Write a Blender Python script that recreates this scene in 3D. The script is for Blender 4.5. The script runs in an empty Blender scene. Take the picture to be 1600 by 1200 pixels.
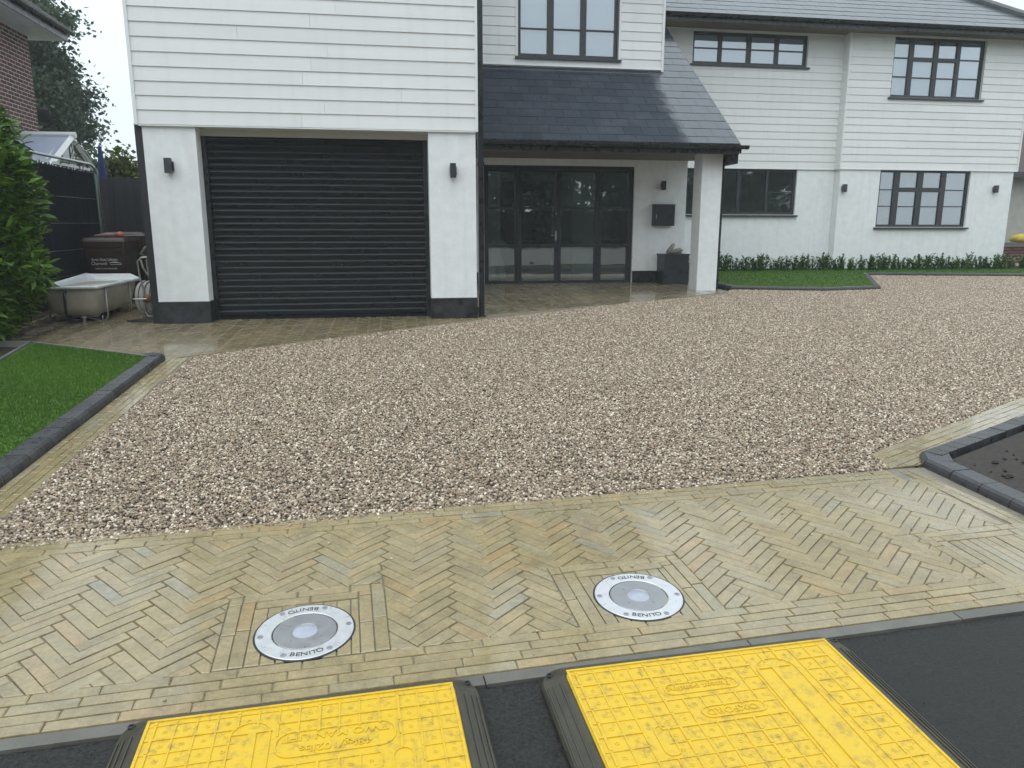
import bpy, math, random
import numpy as np
from mathutils import Matrix, Vector
random.seed(7)
rng = np.random.default_rng(7)
S = bpy.context.scene
COL = S.collection
R = math.radians

# ------------------------------------------------------------------ camera, sky, sun, exposure
cam_d = bpy.data.cameras.new("camera"); cam = bpy.data.objects.new("camera", cam_d); COL.objects.link(cam)
cam_d.sensor_width = 36; cam_d.lens = 36 * 1152.4 / 1600; cam_d.clip_start = 0.05; cam_d.clip_end = 2000
cam.location = (0, 0, 1.5); cam.rotation_euler = (R(90 - 11.73), R(0.0), R(-9.26))
S.camera = cam

W = bpy.data.worlds.new("World"); S.world = W; W.use_nodes = True
wn, wl = W.node_tree.nodes, W.node_tree.links
wn.clear()
SUN_EL, SUN_AZ = 58, -145          # soft sun behind thick cloud, behind and left of the viewer
sky = wn.new("ShaderNodeTexSky"); sky.sky_type = 'NISHITA'; sky.sun_disc = False
sky.sun_elevation = R(SUN_EL); sky.sun_rotation = R(SUN_AZ + 360)
tc = wn.new("ShaderNodeTexCoord"); sep = wn.new("ShaderNodeSeparateXYZ"); wl.new(tc.outputs['Generated'], sep.inputs[0])
grad = wn.new("ShaderNodeMapRange"); grad.inputs[1].default_value = 0; grad.inputs[2].default_value = 1
grad.inputs[3].default_value = 0.78; grad.inputs[4].default_value = 1.25; wl.new(sep.outputs[2], grad.inputs[0])
nz = wn.new("ShaderNodeTexNoise"); nz.inputs['Scale'].default_value = 2.4; nz.inputs['Detail'].default_value = 5
wl.new(tc.outputs['Generated'], nz.inputs['Vector'])
cl = wn.new("ShaderNodeMapRange"); cl.inputs[1].default_value = .3; cl.inputs[2].default_value = .7
cl.inputs[3].default_value = .86; cl.inputs[4].default_value = 1.08; wl.new(nz.outputs[0], cl.inputs[0])
mul = wn.new("ShaderNodeMath"); mul.operation = 'MULTIPLY'; wl.new(grad.outputs[0], mul.inputs[0]); wl.new(cl.outputs[0], mul.inputs[1])
cloud = wn.new("ShaderNodeMix"); cloud.data_type = 'RGBA'; cloud.blend_type = 'MULTIPLY'; cloud.inputs[0].default_value = 1
cloud.inputs[6].default_value = (9.6, 10.7, 11.3, 1); wl.new(mul.outputs[0], cloud.inputs[7])
mx = wn.new("ShaderNodeMix"); mx.data_type = 'RGBA'; mx.inputs[0].default_value = .92
wl.new(sky.outputs[0], mx.inputs[6]); wl.new(cloud.outputs[2], mx.inputs[7])
bg = wn.new("ShaderNodeBackground"); bg.inputs[1].default_value = 0.1; wl.new(mx.outputs[2], bg.inputs[0])
wo = wn.new("ShaderNodeOutputWorld"); wl.new(bg.outputs[0], wo.inputs[0])

sd = bpy.data.lights.new("sun", 'SUN'); sd.energy = 0.9; sd.angle = R(70); sd.color = (1, .98, .95)
sun = bpy.data.objects.new("sun", sd); COL.objects.link(sun)
az = R(SUN_AZ); el = R(SUN_EL)
sun.rotation_euler = Vector((-math.sin(az) * math.cos(el), -math.cos(az) * math.cos(el), -math.sin(el))).to_track_quat('-Z', 'Y').to_euler()
S.view_settings.view_transform = 'Standard'; S.view_settings.look = 'None'
S.view_settings.exposure = 0.36; S.view_settings.gamma = 1; S.view_settings.use_curve_mapping = False
HAZE = .0022                       # density of the damp air
S.cycles.max_bounces = 8; S.cycles.transparent_max_bounces = 16

# ------------------------------------------------------------------ helpers
def gz(y):                                   # height of the sloping drive at depth y
    if y < 0: return -.025
    if y < 9.25: return .047 * y - .025
    if y < 16: return .40975 + .032 * (y - 9.25)
    return .62575
def slope(y): return .047 if 0 < y < 9.25 else (.032 if 9.25 <= y < 16 else 0)

def clip(poly, a, b, c):                     # keep the side a*x + b*y >= c
    out = []
    for i in range(len(poly)):
        p, q = poly[i], poly[(i + 1) % len(poly)]
        dp, dq = a * p[0] + b * p[1] - c, a * q[0] + b * q[1] - c
        if dp >= 0: out.append(p)
        if (dp > 0 and dq < 0) or (dp < 0 and dq > 0):
            t = dp / (dp - dq); out.append((p[0] + t * (q[0] - p[0]), p[1] + t * (q[1] - p[1])))
    return out
def area(p): return .5 * sum(p[i][0] * p[(i + 1) % len(p)][1] - p[(i + 1) % len(p)][0] * p[i][1] for i in range(len(p)))
def ccw(p): return p if area(p) > 0 else p[::-1]
def edges_in(poly):                          # half planes of a convex ccw polygon
    poly = ccw(poly); H = []
    for i in range(len(poly)):
        p, q = poly[i], poly[(i + 1) % len(poly)]
        a, b = -(q[1] - p[1]), q[0] - p[0]; n = math.hypot(a, b); a /= n; b /= n
        H.append((a, b, a * p[0] + b * p[1]))
    return H
def clip_in(poly, conv):
    for h in edges_in(conv):
        poly = clip(poly, *h)
        if len(poly) < 3: return []
    return poly
def cut_out(poly, conv):                     # pieces of poly outside a convex hole
    res = []; t = clip_in(poly, conv)
    if len(t) < 3 or abs(area(t)) < 2e-5: return [poly]
    for a, b, c in edges_in(conv):
        o = clip(poly, -a, -b, -c)
        if len(o) > 2 and abs(area(o)) > 1e-4: res.append(o)
        poly = clip(poly, a, b, c)
        if len(poly) < 3: break
    return res
def shrink(poly, d):
    poly = ccw(poly); H = edges_in(poly); out = list(poly)
    for a, b, c in H:
        out = clip(out, a, b, c + d)
        if len(out) < 3: return []
    return out

class MB:
    def __init__(s): s.v = []; s.f = []; s.t = []; s.tone = 0.
    def add(s, vs, fs):
        o = len(s.v); s.v += [tuple(p) for p in vs]
        for q in fs: s.f.append(tuple(i + o for i in q)); s.t.append(s.tone)
        return s
    def box(s, x0, x1, y0, y1, z0, z1):
        return s.add([(x0, y0, z0), (x1, y0, z0), (x1, y1, z0), (x0, y1, z0), (x0, y0, z1), (x1, y0, z1), (x1, y1, z1), (x0, y1, z1)],
                     [(0, 3, 2, 1), (4, 5, 6, 7), (0, 1, 5, 4), (1, 2, 6, 5), (2, 3, 7, 6), (3, 0, 4, 7)])
    def hexa(s, p): return s.add(p, [(0, 3, 2, 1), (4, 5, 6, 7), (0, 1, 5, 4), (1, 2, 6, 5), (2, 3, 7, 6), (3, 0, 4, 7)])
    def loft(s, rings, cap=True, closed=True):
        n = len(rings[0]); vs = [p for r in rings for p in r]; fs = []
        for i in range(len(rings) - 1):
            for j in range(n if closed else n - 1):
                k = (j + 1) % n; fs.append((i * n + j, i * n + k, (i + 1) * n + k, (i + 1) * n + j))
        if cap: fs.append(tuple(range(n))[::-1]); fs.append(tuple((len(rings) - 1) * n + j for j in range(n)))
        return s.add(vs, fs)
    def tube(s, pts, r, n=8, cap=True):
        pts = [Vector(p) for p in pts]; rings = []; up = None
        for i, p in enumerate(pts):
            d = (pts[min(i + 1, len(pts) - 1)] - pts[max(i - 1, 0)]).normalized()
            if up is None: up = Vector((0, 0, 1)) if abs(d.z) < .9 else Vector((1, 0, 0))
            a = d.cross(up)
            if a.length < 1e-4: a = d.cross(Vector((1, .3, 0)))
            a.normalize(); b = a.cross(d).normalized(); up = b
            rr = r[i] if isinstance(r, (list, tuple)) else r
            rings.append([p + a * rr * math.cos(2 * math.pi * k / n) + b * rr * math.sin(2 * math.pi * k / n) for k in range(n)])
        return s.loft(rings, cap)
    def extrude_y(s, prof, y0, y1):          # prof: list of (x, z)
        return s.loft([[(x, y0, z) for x, z in prof], [(x, y1, z) for x, z in prof]])
    def extrude_x(s, prof, x0, x1):          # prof: list of (y, z)
        return s.loft([[(x0, y, z) for y, z in prof], [(x1, y, z) for y, z in prof]])
    def lathe(s, prof, c=(0, 0, 0), n=32):
        return s.loft([[(c[0] + r * math.cos(2 * math.pi * k / n), c[1] + r * math.sin(2 * math.pi * k / n), c[2] + z) for k in range(n)] for r, z in prof], cap=False)
    def sett(s, poly, h=.013, ch=.003, low=-.012, M=None):   # a stone: chamfered top following the slope
        poly = ccw(poly); n = len(poly); top = shrink(poly, ch)
        cx = sum(p[0] for p in poly) / n; cy = sum(p[1] for p in poly) / n
        d = [max(1e-6, math.hypot(p[0] - cx, p[1] - cy)) for p in poly]
        ins = [(cx + (p[0] - cx) * max(.3, (1 - 1.5 * ch / q)), cy + (p[1] - cy) * max(.3, (1 - 1.5 * ch / q))) for p, q in zip(poly, d)]
        z = (lambda y: gz(y)) if M is None else (lambda y: 0)
        vs = [(x, y, z(y) + low) for x, y in poly] + [(x, y, z(y) + h - ch * .8) for x, y in poly] + [(x, y, z(y) + h) for x, y in ins]
        fs = [tuple(range(2 * n, 3 * n))]
        for i in range(n):
            k = (i + 1) % n; fs += [(i, k, n + k, n + i), (n + i, n + k, 2 * n + k, 2 * n + i)]
        return s.add(vs, fs)
    def mesh(s, name, mat=None, smooth=False, tones=False):
        m = bpy.data.meshes.new(name); m.from_pydata([tuple(p) for p in s.v], [], s.f); m.update()
        if tones:
            a = m.attributes.new("tone", 'FLOAT', 'FACE'); a.data.foreach_set('value', np.array(s.t, dtype=np.float32))
        if smooth: m.polygons.foreach_set('use_smooth', np.ones(len(m.polygons), dtype=bool))
        if mat: m.materials.append(mat)
        return m
    def build(s, name, mat, parent=None, smooth=False, tones=False):
        return put(name, s.mesh(name, mat, smooth, tones), parent)

def put(name, mesh, parent=None, M=None):
    o = bpy.data.objects.new(name, mesh); COL.objects.link(o)
    if M is not None: o.matrix_basis = M
    if parent is not None: adopt(o, parent)
    return o
def worldloc(o):
    v = Vector((0, 0, 0))
    if o.parent: v = o.matrix_parent_inverse.translation + worldloc(o.parent)
    return v + o.location if not o.parent else v + o.location
ROOTM = {}
def adopt(o, p):
    o.parent = p
    m = ROOTM.get(p.name) or p.matrix_basis.copy()
    o.matrix_parent_inverse = m.inverted()
    ROOTM[o.name] = o.matrix_basis.copy()
def tag(o, label, cat=None, kind=None, group=None):
    o['label'] = label
    if cat: o['category'] = cat
    if kind: o['kind'] = kind
    if group: o['group'] = group
    return o
def thing(name, loc, label, cat, group=None, kind=None):
    o = bpy.data.objects.new(name, None); COL.objects.link(o); o.location = loc; o.empty_display_size = .1
    ROOTM[o.name] = Matrix.Translation(loc); o.matrix_basis = Matrix.Translation(loc)
    return tag(o, label, cat, kind, group)

def sheet(poly, off, name, mat, parent=None, maxlen=None):     # a ground sheet that follows the slope, broken at the slope changes
    b = MB()
    for lo, hi in ((-999, 0), (0, 9.25), (9.25, 16), (16, 999)):
        p = clip(clip(poly, 0, 1, lo), 0, 1, -0 - 1e9 if False else lo)
        p = clip(p, 0, -1, -hi) if p else p
        if len(p) > 2 and abs(area(p)) > 1e-5:
            p = ccw(p)
            b.add([(x, y, gz(min(max(y, lo + 1e-6), hi - 1e-6)) + off) for x, y in p], [tuple(range(len(p)))])
    return b.build(name, mat, parent)
def sheet_concave(tris, off, name, mat, parent=None):          # several convex polygons in one sheet
    b = MB()
    for poly in tris:
        for lo, hi in ((-999, 0), (0, 9.25), (9.25, 16), (16, 999)):
            p = clip(clip(poly, 0, 1, lo), 0, -1, -hi)
            if len(p) > 2 and abs(area(p)) > 1e-5:
                p = ccw(p); b.add([(x, y, gz(min(max(y, lo + 1e-6), hi - 1e-6)) + off) for x, y in p], [tuple(range(len(p)))])
    return b.build(name, mat, parent)

# ------------------------------------------------------------------ materials
def nodes(name):
    m = bpy.data.materials.new(name); m.use_nodes = True; t = m.node_tree; t.nodes.clear()
    out = t.nodes.new("ShaderNodeOutputMaterial"); p = t.nodes.new("ShaderNodeBsdfPrincipled"); t.links.new(p.outputs[0], out.inputs[0])
    return m, t, p
def coords(t, scale=(1, 1, 1), world=False):
    N, L = t.nodes, t.links
    oi = N.new("ShaderNodeObjectInfo")
    if world:
        g = N.new("ShaderNodeNewGeometry"); src = g.outputs['Position']
    else:
        c = N.new("ShaderNodeTexCoord"); src = c.outputs['Object']
    mp = N.new("ShaderNodeMapping"); mp.inputs['Scale'].default_value = scale; L.new(src, mp.inputs['Vector'])
    if world: return mp.outputs[0], oi
    ml = N.new("ShaderNodeVectorMath"); ml.operation = 'SCALE'; ml.inputs[0].default_value = (37, 71, 53); L.new(oi.outputs['Random'], ml.inputs['Scale'])
    ad = N.new("ShaderNodeVectorMath"); L.new(mp.outputs[0], ad.inputs[0]); L.new(ml.outputs[0], ad.inputs[1])
    return ad.outputs[0], oi
def noise(t, vec, scale, detail=4, rough=.55):
    n = t.nodes.new("ShaderNodeTexNoise"); n.inputs['Scale'].default_value = scale; n.inputs['Detail'].default_value = detail; n.inputs['Roughness'].default_value = rough
    t.links.new(vec, n.inputs['Vector']); return n.outputs[0]
def rng_map(t, src, a, b, c, d):
    m = t.nodes.new("ShaderNodeMapRange"); m.inputs[1].default_value = a; m.inputs[2].default_value = b; m.inputs[3].default_value = c; m.inputs[4].default_value = d
    t.links.new(src, m.inputs[0]); return m.outputs[0]
def mathn(t, op, a, b):
    m = t.nodes.new("ShaderNodeMath"); m.operation = op
    for i, x in enumerate((a, b)):
        if isinstance(x, (int, float)): m.inputs[i].default_value = x
        else: t.links.new(x, m.inputs[i])
    return m.outputs[0]
def ramp(t, src, stops, interp='LINEAR'):
    r = t.nodes.new("ShaderNodeValToRGB"); e = r.color_ramp; e.interpolation = interp
    while len(e.elements) < len(stops): e.elements.new(.5)
    for el_, (p, c) in zip(e.elements, stops): el_.position = p; el_.color = (*c, 1)
    t.links.new(src, r.inputs[0]); return r.outputs[0]
def mixc(t, fac, a, b, mode='MIX'):
    m = t.nodes.new("ShaderNodeMix"); m.data_type = 'RGBA'; m.blend_type = mode
    for i, x in ((0, fac), (6, a), (7, b)):
        if isinstance(x, (int, float)): m.inputs[i].default_value = x
        elif isinstance(x, tuple): m.inputs[i].default_value = (*x, 1)
        else: t.links.new(x, m.inputs[i])
    return m.outputs[2]
def bump(t, p, h, strength, dist):
    b = t.nodes.new("ShaderNodeBump"); b.inputs['Strength'].default_value = strength; b.inputs['Distance'].default_value = dist
    t.links.new(h, b.inputs['Height']); t.links.new(b.outputs[0], p.inputs['Normal'])
def simple(name, col, rough=.5, var=.12, scale=6, bmp=0, bscale=80, metal=0, rand=0., rvar=.1, stretch=(1, 1, 1), spec=.5, world=False, streak=0):
    m, t, p = nodes(name); vec, oi = coords(t, stretch, world)
    n = noise(t, vec, scale); k = rng_map(t, n, .3, .7, 1 - var, 1 + var)
    if rand: k = mathn(t, 'MULTIPLY', k, rng_map(t, oi.outputs['Random'], 0, 1, 1 - rand, 1 + rand))
    c = mixc(t, 1., col, k, 'MULTIPLY')
    if streak:
        w_, _ = coords(t, (7, 7, .5), True); c = mixc(t, rng_map(t, noise(t, w_, 1.3, 5, .6), .5, .75, 0, streak), c, (.42, .42, .38))
    t.links.new(c, p.inputs['Base Color'])
    t.links.new(rng_map(t, n, .3, .7, max(.02, rough - rvar), min(1, rough + rvar)), p.inputs['Roughness'])
    p.inputs['Metallic'].default_value = metal; p.inputs['Specular IOR Level'].default_value = spec
    if bmp: bump(t, p, noise(t, vec, bscale, 5), bmp, .004)
    return m
mat = {}
def sett_mat(name, stops, wetlo, wethi, lift=1.):
    m, t, p = nodes(name); vec, oi = coords(t)
    at = t.nodes.new("ShaderNodeAttribute"); at.attribute_name = "tone"
    r = mathn(t, 'FRACT', mathn(t, 'ADD', oi.outputs['Random'], at.outputs['Fac']), 0)
    base = ramp(t, r, stops)
    v2, _ = coords(t, (1, 1, 1), True)
    n1 = noise(t, v2, 9, 6, .6); n2 = noise(t, v2, 60, 5, .6)
    c = mixc(t, 1., base, rng_map(t, n1, .3, .7, .8, 1.18), 'MULTIPLY')
    c = mixc(t, rng_map(t, n1, .60, .74, 0, .35), c, (.33, .22, .11)); c = mixc(t, 1., c, (1.15, 1.11, .98), 'MULTIPLY')
    c = mixc(t, 1., c, rng_map(t, n2, .3, .7, .84, 1.14), 'MULTIPLY')
    t.links.new(c, p.inputs['Base Color'])
    t.links.new(rng_map(t, noise(t, v2, 3.2, 4), .35, .65, wetlo, wethi), p.inputs['Roughness'])
    p.inputs['Specular IOR Level'].default_value = .5
    t.links.new(rng_map(t, noise(t, v2, 1.3, 4), .38, .58, .3, 1.), p.inputs['Coat Weight']); p.inputs['Coat Roughness'].default_value = .09; p.inputs['Coat IOR'].default_value = 1.6
    n3 = noise(t, v2, 22, 8, .68); bump(t, p, n3, .9, .012)
    return m
BUFF = [(0, (.275, .225, .120)), (.24, (.245, .203, .112)), (.46, (.30, .243, .138)), (.58, (.262, .232, .150)), (.66, (.285, .228, .122)), (.88, (.275, .228, .125)), (.95, (.305, .218, .108)), (1, (.25, .24, .185))]
mat['sett'] = sett_mat("wet_sandstone", BUFF, .10, .36)
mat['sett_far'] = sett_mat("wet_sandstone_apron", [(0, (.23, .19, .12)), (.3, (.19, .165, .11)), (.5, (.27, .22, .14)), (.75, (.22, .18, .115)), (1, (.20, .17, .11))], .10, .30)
mat['mortar'] = simple("joint_mortar", (.20, .18, .14), .6, .2, 30, .3, world=True)
mat['kerbstone'] = simple("grey_edging", (.125, .12, .104), .45, .2, 12, .4, 90, rand=.12, world=True)
mat['charcoal'] = simple("charcoal_kerb", (.045, .046, .05), .35, .25, 25, .4, 120, rand=.25, rvar=.12)
mat['asphalt'] = simple("damp_asphalt", (.019, .0185, .0175), .6, .9, 95, 1., 120, rvar=.2, spec=.35, world=True)
mat['soil'] = simple("dark_soil", (.032, .026, .021), .8, .75, 34, 1., 40, world=True)
mat['earth'] = simple("rough_ground", (.07, .085, .045), .9, .4, 3, .5, 20, world=True)
mat['render'] = simple("white_render", (.79, .805, .81), .75, .05, 9, .8, 70, world=True, streak=.16)
mat['board'] = simple("white_cladding", (.75, .752, .748), .5, .03, 3, .25, 60, rand=.035, stretch=(.25, 1, 3), streak=.14)
mat['trim'] = simple("white_trim", (.76, .77, .77), .45, .03, 3)
mat['cream'] = simple("cream_trim", (.55, .53, .47), .6, .05, 4)
mat['plinth'] = simple("black_plinth", (.024, .025, .028), .42, .75, 11, .3, 60, world=True)
mat['anthracite'] = simple("anthracite_frame", (.032, .036, .042), .35, .1, 10)
mat['gutter'] = simple("black_gutter", (.018, .02, .023), .3, .12, 8)
mat['soffit'] = simple("brown_soffit", (.15, .115, .09), .6, .15, 4, stretch=(.3, 6, 1))
mat['fence'] = simple("dark_fence", (.022, .023, .027), .6, .25, 5, .3, 30, rand=.2)
mat['steel'] = simple("galvanised_steel", (.42, .43, .43), .38, .15, 12, metal=.85)
mat['room'] = simple("room_wall", (.68, .70, .69), .8, .05, 2)
mat['roomfloor'] = simple("room_floor", (.10, .095, .09), .3, .1, 2)
mat['blind'] = simple("pale_blind", (.70, .79, .88), .7, .03, 4)  # blue tint paints in the sky reflected by the upper windows
mat['shade'] = simple("grey_blind", (.40, .45, .46), .7, .03, 4)
mat['dark'] = simple("dark_void", (.012, .013, .014), .8)
mat['lead'] = simple("lead_flashing", (.13, .135, .14), .5, .25, 9)

def glass_mat(name, tint, f0, power):
    m = bpy.data.materials.new(name); m.use_nodes = True; t = m.node_tree; t.nodes.clear(); N, L = t.nodes, t.links
    out = N.new("ShaderNodeOutputMaterial"); tr = N.new("ShaderNodeBsdfTransparent"); tr.inputs[0].default_value = (*tint, 1)
    g = N.new("ShaderNodeBsdfGlossy"); g.inputs['Roughness'].default_value = .015; g.inputs[0].default_value = (.95, .97, 1, 1)
    c = N.new("ShaderNodeTexCoord"); n = N.new("ShaderNodeTexNoise"); n.inputs['Scale'].default_value = 1.6; L.new(c.outputs['Object'], n.inputs['Vector'])
    b = N.new("ShaderNodeBump"); b.inputs['Strength'].default_value = .05; b.inputs['Distance'].default_value = .02; L.new(n.outputs[0], b.inputs['Height']); L.new(b.outputs[0], g.inputs['Normal'])
    fr = N.new("ShaderNodeFresnel"); fr.inputs[0].default_value = 1.5
    k = rng_map(t, fr.outputs[0], 0.04, 1, f0, 1)
    mix = N.new("ShaderNodeMixShader"); L.new(k, mix.inputs[0]); L.new(tr.outputs[0], mix.inputs[1]); L.new(g.outputs[0], mix.inputs[2]); L.new(mix.outputs[0], out.inputs[0])
    return m
mat['glass'] = glass_mat("window_glass", (.92, .95, .96), .20, 1)
mat['glass_dark'] = glass_mat("tinted_glass", (.84, .89, .90), .20, 1)

def slate_mat():
    m, t, p = nodes("slate"); vec, oi = coords(t)
    v2, _ = coords(t, (1, 1, 1), True)
    n1 = noise(t, v2, 5, 5); n2 = noise(t, vec, 40, 4)
    c = mixc(t, 1., (.036, .044, .058), rng_map(t, oi.outputs['Random'], 0, 1, .88, 1.12), 'MULTIPLY')
    c = mixc(t, 1., c, rng_map(t, n2, .3, .7, .85, 1.15), 'MULTIPLY')
    # rain reaches every slate except those sheltered by the eaves above the dormer
    s = t.nodes.new("ShaderNodeSeparateXYZ"); g = t.nodes.new("ShaderNodeNewGeometry"); t.links.new(g.outputs['Position'], s.inputs[0])
    xx = mathn(t, 'ADD', s.outputs[0], mathn(t, 'MULTIPLY', mathn(t, 'SUBTRACT', n1, .5), .35))
    wx = rng_map(t, xx, 4.62, 4.80, 0, 1)
    wz = rng_map(t, s.outputs[2], 4.75, 4.85, 0, 1)
    wet = mathn(t, 'MAXIMUM', wx, wz)
    dust = mathn(t, 'MULTIPLY', mathn(t, 'SUBTRACT', 1., wet), rng_map(t, noise(t, v2, 2.3, 6, .7), .5, .72, 0, .5))
    c = mixc(t, dust, c, (.10, .10, .105))
    t.links.new(c, p.inputs['Base Color'])
    t.links.new(mathn(t, 'ADD', rng_map(t, wet, 0, 1, .66, .08), mathn(t, 'MULTIPLY', n2, .12)), p.inputs['Roughness'])
    t.links.new(rng_map(t, wet, 0, 1, .15, .9), p.inputs['Specular IOR Level'])
    bump(t, p, noise(t, vec, 55, 5), .25, .004)
    return m
mat['slate'] = slate_mat()

def leaf_mat(name, c0, c1, rough=.35, trans=.25):
    m, t, p = nodes(name); oi = t.nodes.new("ShaderNodeObjectInfo")
    at = t.nodes.new("ShaderNodeAttribute"); at.attribute_name = "tone"
    r = mathn(t, 'FRACT', mathn(t, 'ADD', oi.outputs['Random'], at.outputs['Fac']), 0)
    c = ramp(t, r, [(0, c0), (1, c1)]); t.links.new(c, p.inputs['Base Color']); p.inputs['Roughness'].default_value = rough
    p.inputs['Specular IOR Level'].default_value = .45
    tl = t.nodes.new("ShaderNodeBsdfTranslucent"); t.links.new(c, tl.inputs[0]); ms = t.nodes.new("ShaderNodeMixShader"); ms.inputs[0].default_value = trans
    out = [n for n in t.nodes if n.type == 'OUTPUT_MATERIAL'][0]
    t.links.new(p.outputs[0], ms.inputs[1]); t.links.new(tl.outputs[0], ms.inputs[2]); t.links.new(ms.outputs[0], out.inputs[0])
    return m
mat['laurel'] = leaf_mat("laurel_leaf", (.042, .115, .011), (.14, .26, .03), .26)
mat['treeleaf'] = leaf_mat("tree_leaf", (.022, .052, .024), (.05, .095, .042), .45)
mat['conifer'] = leaf_mat("conifer_leaf", (.06, .10, .02), (.16, .20, .05), .55)
mat['shrub'] = leaf_mat("shrub_leaf", (.045, .105, .022), (.10, .19, .045), .4)
mat['grass'] = leaf_mat("lawn_blade", (.040, .110, .002), (.085, .185, .008), .75, .15)
mat['lawnbase'] = simple("lawn_base", (.042, .105, .003), .8, .3, 14, .5, 90, world=True)
mat['bark'] = simple("bark", (.05, .042, .034), .85, .3, 12, .6, 30)

# ------------------------------------------------------------------ where a point falls in the picture (used only to choose which stones are separate parts)
def seen(x, y, z):
    cp, sp = math.cos(R(11.73)), math.sin(R(11.73)); cy, sy = math.cos(R(-9.26)), math.sin(R(-9.26))
    dx, dy, dz = x, y, z - 1.5
    depth = -sy * cp * dx + cy * cp * dy - sp * dz
    if depth < .2: return 0
    u = 800 + 1152.4 * (cy * dx + sy * dy) / depth
    up = -sy * sp * dx + cy * sp * dy + cp * dz
    v = 600 - 1152.4 * up / depth
    return 1 / depth if -30 < u < 1630 and -30 < v < 1230 else 0

# ================================================================== GROUND
b = MB(); xs = [-60, -40, 40, 60]; ys = [-60, -40, 0, 9.25, 16, 50, 60]
for x in xs:
    for y in ys: b.v.append((x, y, gz(min(max(y, -1), 16.5)) - .03))
for i in range(len(xs) - 1):
    for j in range(len(ys) - 1):
        n = len(ys); b.f.append((i * n + j, (i + 1) * n + j, (i + 1) * n + j + 1, i * n + j + 1)); b.t.append(0)
tag(b.build("ground", mat['earth']), "rough ground under and around the house plots", "ground", 'structure')

# ---- front paving frame: u along the road, v towards the house
TH = R(3.4); O2 = (.35, 2.10)
def uv(u, v): return (O2[0] + u * math.cos(TH) - v * math.sin(TH), O2[1] + u * math.sin(TH) + v * math.cos(TH))
road = tag(sheet([uv(-55, -6.5), uv(55, -6.5), uv(55, -.004), uv(-55, -.004)], .0, "road", mat['asphalt']), "dark damp asphalt road surface in front of the paving", "road", 'structure')

def stones(parent, polys, matk, name="sett", limit=300, gap=.0019, hvar=.0016, stuffname="setts"):
    """each polygon becomes one stone; the largest in the picture are parts, the rest one joined part"""
    items = []
    for p in polys:
        q = shrink(p, gap)
        if len(q) < 3 or abs(area(q)) < 1.5e-4: continue
        cx = sum(a for a, _ in q) / len(q); cy = sum(a for _, a in q) / len(q)
        s = seen(cx, cy, gz(cy)); items.append((s * math.sqrt(abs(area(q))) if s else 0, q, cx, cy))
    items.sort(key=lambda i: -i[0])
    rest = MB(); cache = {}
    for k, (s, q, cx, cy) in enumerate(items):
        h = .013 + random.uniform(-hvar, hvar)
        if k < limit and s > 0:
            key = tuple(round(c, 3) for p in sorted((x - cx, y - cy) for x, y in q) for c in p)
            key = (key, slope(cy))
            if key not in cache:
                mb = MB(); ch = .003
                qq = [(x + random.uniform(-.0012, .0012), y + random.uniform(-.0012, .0012)) for x, y in q]
                o = MB(); o.sett(qq, .013)
                mb.v = [(x - cx, y - cy, z - gz(cy)) for x, y, z in o.v]; mb.f = o.f; mb.t = o.t
                cache[key] = mb.mesh(name, mat[matk])
            put(name, cache[key], parent, Matrix.Translation((cx, cy, gz(cy) + h - .013)) @ Matrix.Rotation(random.uniform(-.004, .004), 4, 'X') @ Matrix.Rotation(random.uniform(-.005, .005), 4, 'Y'))
        else:
            rest.tone = random.random(); rest.sett(q, h)
    if rest.f:
        o = rest.build(stuffname, mat[matk], parent, tones=True); o['kind'] = 'stuff'

def rows_between(uvf, u0, u1, v0, pitch, n, L, shift, conv=None):
    out = []
    for r in range(n):
        u = u0 - random.random() * .02 + (r * shift) % L - L
        while u < u1:
            a = max(u, u0); e = min(u + L, u1)
            if e - a > .02:
                out.append([uvf(a, v0 + r * pitch), uvf(e, v0 + r * pitch), uvf(e, v0 + (r + 1) * pitch), uvf(a, v0 + (r + 1) * pitch)])
            u += L
    if conv: out = [c for c in (clip_in(p, conv) for p in out) if len(c) > 2]
    return out
def herring(conv, ang, holes=(), w=.0503, n=4, origin=(0, 0)):
    xs = [p[0] for p in conv]; ys = [p[1] for p in conv]; cx, cy = (min(xs) + max(xs)) / 2, (min(ys) + max(ys)) / 2
    rad = math.hypot(max(xs) - min(xs), max(ys) - min(ys)) / 2; K = int(rad / w) + 6
    ca, sa = math.cos(ang), math.sin(ang); out = []
    T = lambda x, y: (cx + origin[0] + ca * x * w - sa * y * w, cy + origin[1] + sa * x * w + ca * y * w)
    for y in range(-K, K):
        for x in range(-K, K):
            k = (x - y) % (2 * n)
            if k == 0: r = [(x, y), (x + n, y), (x + n, y + 1), (x, y + 1)]
            elif k == 2 * n - 1: r = [(x, y), (x + 1, y), (x + 1, y + n), (x, y + n)]
            else: continue
            p = clip_in([T(*c) for c in r], conv)
            if len(p) < 3: continue
            ps = [p]
            for h in holes: ps = [q for a in ps for q in cut_out(a, h)]
            out += [q for q in ps if abs(area(q)) > 3e-4]
    return out

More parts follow.
